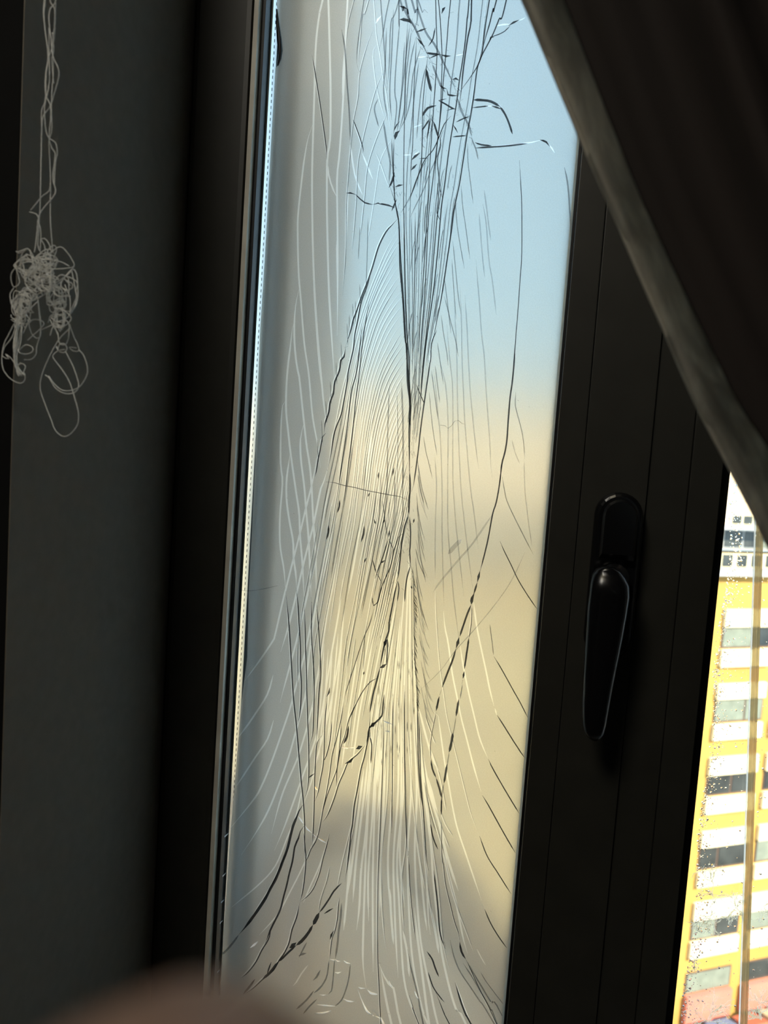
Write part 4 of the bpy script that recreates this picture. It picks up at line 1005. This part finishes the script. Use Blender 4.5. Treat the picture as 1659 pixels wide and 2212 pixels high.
def sheer(t):
    c = node(t, 'TexCoord'); mp = node(t, 'Mapping'); mp.inputs['Scale'].default_value = (90, 90, 30); mp.inputs['Rotation'].default_value = (0, 0.5, 0)
    n = node(t, 'TexNoise', Scale=2.0, Detail=4.0); t.links.new(c.outputs['Object'], mp.inputs[0]); t.links.new(mp.outputs[0], n.inputs['Vector'])
    r = t.nodes.new('ShaderNodeValToRGB'); r.color_ramp.elements[0].position = 0.40; r.color_ramp.elements[1].position = 0.72
    r.color_ramp.elements[0].color = (0.10, 0.095, 0.08, 1); r.color_ramp.elements[1].color = (0.62, 0.58, 0.48, 1)  # pale blotches put patches of light passing through into the hem colour
    t.links.new(n.outputs[0], r.inputs[0])
    tl = node(t, 'BsdfTranslucent'); t.links.new(r.outputs[0], tl.inputs[0])
    d = node(t, 'BsdfDiffuse', Color=(0.80, 0.76, 0.65, 1))
    return mixed(t, 0.6, tl.outputs[0], d.outputs[0])
M_SHEER = shader('grey_sheer_hem', sheer)
M_DRAPE = mat('dark_maroon_drape', (0.020, 0.014, 0.012), 0.9, 0, noise=0.25, nscale=14, stretch=(1, 1, 0.2))
rows_ = []
for i, p in enumerate(el):
    w = interp(BW, p.y); row = []
    for k in range(9):
        s = k / 8; y = YCU + 0.012 * math.cos(math.pi * s) - 0.004 + 0.003 * math.sin(i * 0.35 + s * 3)
        row.append(at(p.x + (w + 22) * s, p.y - 6 * s, y))
    rows_.append(row)
cloth('sheer_hem', M_SHEER, rows_, cur, 0.0004)
# stitched edge of the hem
a, b2 = tube([at(p.x, p.y, YCU + 0.008) for p in el], 0.0009, 6); base(cur, link('hem_cord', mesh('hem_cord', a, b2, True), M_SHEER, cur))
rows_ = []
for i, p in enumerate(el):
    w = interp(BW, p.y); row = []
    for k in range(34):
        s = k / 33; u = p.x + w + s * 1250; v = p.y - 40 * s
        y = YCU - 0.022 + 0.012 * math.sin(s * 30 + 0.02 * i) * min(1, s * 6) - 0.006 * math.cos(s * 11)
        row.append(at(u, v, y))
    rows_.append(row)
cloth('drape', M_DRAPE, rows_, cur, 0.0012)

# ------------------------------------------------------------------ tangled thread hanging at the left
YT = YW - 0.02
tang = empty('thread_tangle', tuple(at(110, -320, YT)), label='tangle of white thread hanging in front of the grey window reveal', cat='thread')
ST = at(101, 600, YT).x - at(100, 600, YT).x
def strand(name, pts, r=1.35, yy=0.0, wob=0.6, closed=False):
    if pts[0][1] < -150: pts = [(pts[0][0] - 6, -1500)] + pts
    q = smooth_line(pts, 5.0); out = []
    ph = random.uniform(0, 6)
    for i, p in enumerate(q):
        out.append(at(p.x + random.uniform(-wob, wob) * 0.5, p.y, YT + yy + 0.0016 * math.sin(i * 0.12 + ph)))
    a, b = tube(out, r * ST * 0.62, 6); return base(tang, link(name, mesh(name, a, b, True), M_THREAD, tang))
random.seed(9)
def pr(*a): return [(a[i], a[i + 1]) for i in range(0, len(a), 2)]
for a in (pr(96,-200, 98,-60, 98,0, 95,30, 97,60, 104,120, 100,160, 98,215, 90,240, 90,280, 88,380, 87,440, 84,490, 82,530, 88,545),
          pr(124,-200, 122,-60, 121,0, 108,20, 106,45, 110,80, 114,120, 125,145, 127,165, 118,200, 108,230, 94,250, 90,275),
          pr(112,-200, 112,-50, 108,0, 118,20, 117,60, 113,100, 115,150, 112,200, 111,240, 112,280, 106,305, 107,330, 109,380, 109,430, 109,480, 113,530, 115,548),
          pr(118,-200, 119,-40, 120,0, 119,50, 116,90, 104,130, 98,170, 99,205, 108,225, 110,250, 106,295, 112,320, 119,330, 118,350, 114,385, 120,410, 115,425, 90,455, 83,475, 88,500, 87,540),
          pr(100,-200, 98,-40, 96,-5, 94,20, 95,45), pr(106,60, 106,100, 107,160, 105,190, 99,215, 96,240, 100,285, 108,300, 120,308, 124,330, 120,350, 117,400),
          pr(114,70, 116,110, 112,130, 116,180), pr(109,395, 106,412, 90,425, 78,440, 66,454), pr(82,475, 80,500, 77,530, 74,545), pr(64,458, 78,462, 84,472)):
    strand('hanging_strand', a, 1.5)
# loops traced from the photograph
for a in (pr(115,560, 122,540, 118,530, 108,535, 100,550, 110,545, 130,533, 145,545, 155,560, 160,575, 140,580, 110,581, 75,580),
          pr(160,575, 150,590, 130,605, 100,625, 75,640, 70,650, 90,640, 110,625, 135,605, 155,582, 165,590, 168,620, 167,650, 155,672, 135,670),
          pr(36,545, 50,540, 60,536, 52,543, 40,547, 35,543), pr(36,575, 25,590, 24,605, 30,620, 42,610, 35,580, 34,570),
          pr(30,622, 22,635, 24,655, 30,668, 35,680, 30,670, 36,655, 40,640), pr(35,690, 20,720, 8,745, 4,775, 8,800, 25,820, 45,828, 54,820, 52,805, 40,812, 36,800),
          pr(36,700, 25,730, 10,750, 6,770, 20,775, 12,765, 25,775, 35,790, 45,785, 55,790, 50,805), pr(48,705, 45,740, 40,757, 55,745, 70,750, 70,760, 55,765, 42,762, 38,755),
          pr(60,690, 68,720, 80,731, 86,728, 88,700, 84,660, 82,648), pr(82,650, 86,690, 88,720, 80,745, 78,765, 68,776, 52,777),
          pr(150,710, 130,730, 112,760, 98,790, 88,820, 88,845, 100,880, 110,905, 120,930, 138,943, 155,935, 168,915, 169,890, 160,855, 150,825, 135,800, 120,780, 114,768, 125,758, 140,755),
          pr(142,760, 155,785, 165,810, 170,835, 160,848, 140,850, 120,838, 105,815, 98,810), pr(170,755, 182,770, 189,795, 186,815, 172,835, 155,843, 135,843, 118,830, 105,812),
          pr(150,700, 160,728, 168,745, 170,758, 158,758, 150,750, 165,752), pr(125,760, 128,745, 138,742, 145,752, 138,762, 126,758, 122,748), pr(108,690, 115,705, 125,720, 128,740, 140,745, 148,730, 149,700, 140,690),
          pr(90,712, 110,703, 125,695, 140,690, 150,680, 152,660, 150,640, 140,615), pr(108,725, 112,712, 118,700, 120,710, 124,722), pr(155,585, 160,610, 165,640, 160,665, 150,680, 158,660, 166,640),
          pr(98,550, 96,530, 88,516, 96,515, 105,525, 112,545), pr(65,540, 70,556, 100,560, 130,565, 150,575), pr(50,720, 60,700, 75,690, 95,700, 60,735)):
    strand('thread_loop', a, 1.45, 0.002)
for i in range(72):                      # the ball itself
    cx, cy = random.choice([(90, 590), (70, 600), (100, 610), (60, 640), (48, 660), (120, 640), (130, 660), (130, 690), (45, 690), (100, 565), (140, 620), (60, 575)])
    n_ = random.randint(6, 10); g0 = random.uniform(0, 6.28); rx, ry = random.uniform(10, 34), random.uniform(10, 34); q = []
    for k in range(n_):
        g = g0 + k * 6.28 / n_ * random.uniform(0.9, 1.4)
        q.append((min(165, max(24, cx + rx * math.cos(g) * random.uniform(0.5, 1.1))), min(735, max(538, cy + ry * math.sin(g) * random.uniform(0.5, 1.2)))))
    strand('tangled_strand', q, 1.35, random.uniform(-0.008, 0.010))
for i in range(9):
    x = 32 + i * 1.5; strand('tangled_strand', pr(48 + random.uniform(-8, 8), 640, 42 + random.uniform(-6, 6), 690, 33 + random.uniform(-4, 8), 740, 34 + random.uniform(-3, 6), 785, 46 + random.uniform(-4, 8), 812), 1.4, random.uniform(-0.004, 0.006))

# ------------------------------------------------------------------ the photographer's hand, a fingertip across the lower left corner
def hand():
    bm = bmesh.new(); lay = None
    nodes, edges_, rad = [], [], []
    def add(p, r): nodes.append(p); rad.append(r); return len(nodes) - 1
    wrist = add(Vector((-0.150, 0.165, 0.010)), 0.026)
    fore = add(Vector((-0.235, 0.300, -0.02)), 0.034); edges_.append((wrist, fore))
    fore2 = add(Vector((-0.31, 0.42, -0.04)), 0.040); edges_.append((fore, fore2))
    palm = add(Vector((-0.120, 0.120, 0.018)), 0.028); edges_.append((wrist, palm))
    tips = [((-0.092, 0.082, 0.020), (-0.052, 0.062, 0.030), (-0.0175, 0.0378, 0.0315), (0.0005, 0.0252, 0.0320)),
            ((-0.088, 0.100, 0.010), (-0.045, 0.092, 0.016), (-0.018, 0.085, 0.020), (0.002, 0.078, 0.020)),
            ((-0.090, 0.118, 0.006), (-0.050, 0.116, 0.010), (-0.024, 0.112, 0.012), (-0.005, 0.106, 0.012)),
            ((-0.098, 0.136, 0.004), (-0.068, 0.138, 0.006), (-0.048, 0.136, 0.008), (-0.033, 0.132, 0.008))]
    for q, rs in zip(tips, ((0.0120, 0.0112, 0.0112, 0.0118), (0.0115, 0.0098, 0.009, 0.008), (0.011, 0.0094, 0.0086, 0.0076), (0.010, 0.0082, 0.0076, 0.0068))):
        prev = palm
        for p, r in zip(q, rs):
            k = add(Vector(p), r); edges_.append((prev, k)); prev = k
    prev = palm
    for p, r in (((-0.128, 0.095, 0.040), 0.014), ((-0.108, 0.068, 0.058), 0.0115), ((-0.090, 0.050, 0.066), 0.010)):
        k = add(Vector(p), r); edges_.append((prev, k)); prev = k
    me = bpy.data.meshes.new('person'); me.from_pydata([camspace(*p) for p in nodes], edges_, []); me.update()
    o = link('person', me, M_SKIN, label="photographer's hand with one bare fingertip blurred across the lower left corner", cat='person')
    md = o.modifiers.new('skin', 'SKIN'); md.use_smooth_shade = True
    sl = me.skin_vertices[0].data
    for i, r in enumerate(rad): sl[i].radius = (r, r)
    sl[0].use_root = True
    s = o.modifiers.new('sub', 'SUBSURF'); s.levels = 2; s.render_levels = 2
    return o
hand()

# ------------------------------------------------------------------ added fill lamp, unseen under the ceiling behind the camera
lamp = empty('fill_lamp', (-0.45, -1.0, 2.62), label='added fill lamp under the ceiling, unseen behind the camera', cat='lamp')
lb, lf = tube([Vector((-0.45, -1.0, 2.60)), Vector((-0.45, -1.0, 2.595)), Vector((-0.45, -1.0, 2.585))], [0.04, 0.20, 0.26], 24, False)
base(lamp, link('fill_lamp_shade', mesh('fill_lamp_shade', lb, lf, True), M_WHITE, lamp))
lb, lf = tube([Vector((-0.45, -1.0, 2.619)), Vector((-0.45, -1.0, 2.60))], 0.004, 8)
base(lamp, link('fill_lamp_cord', mesh('fill_lamp_cord', lb, lf, True), M_GASKET, lamp))
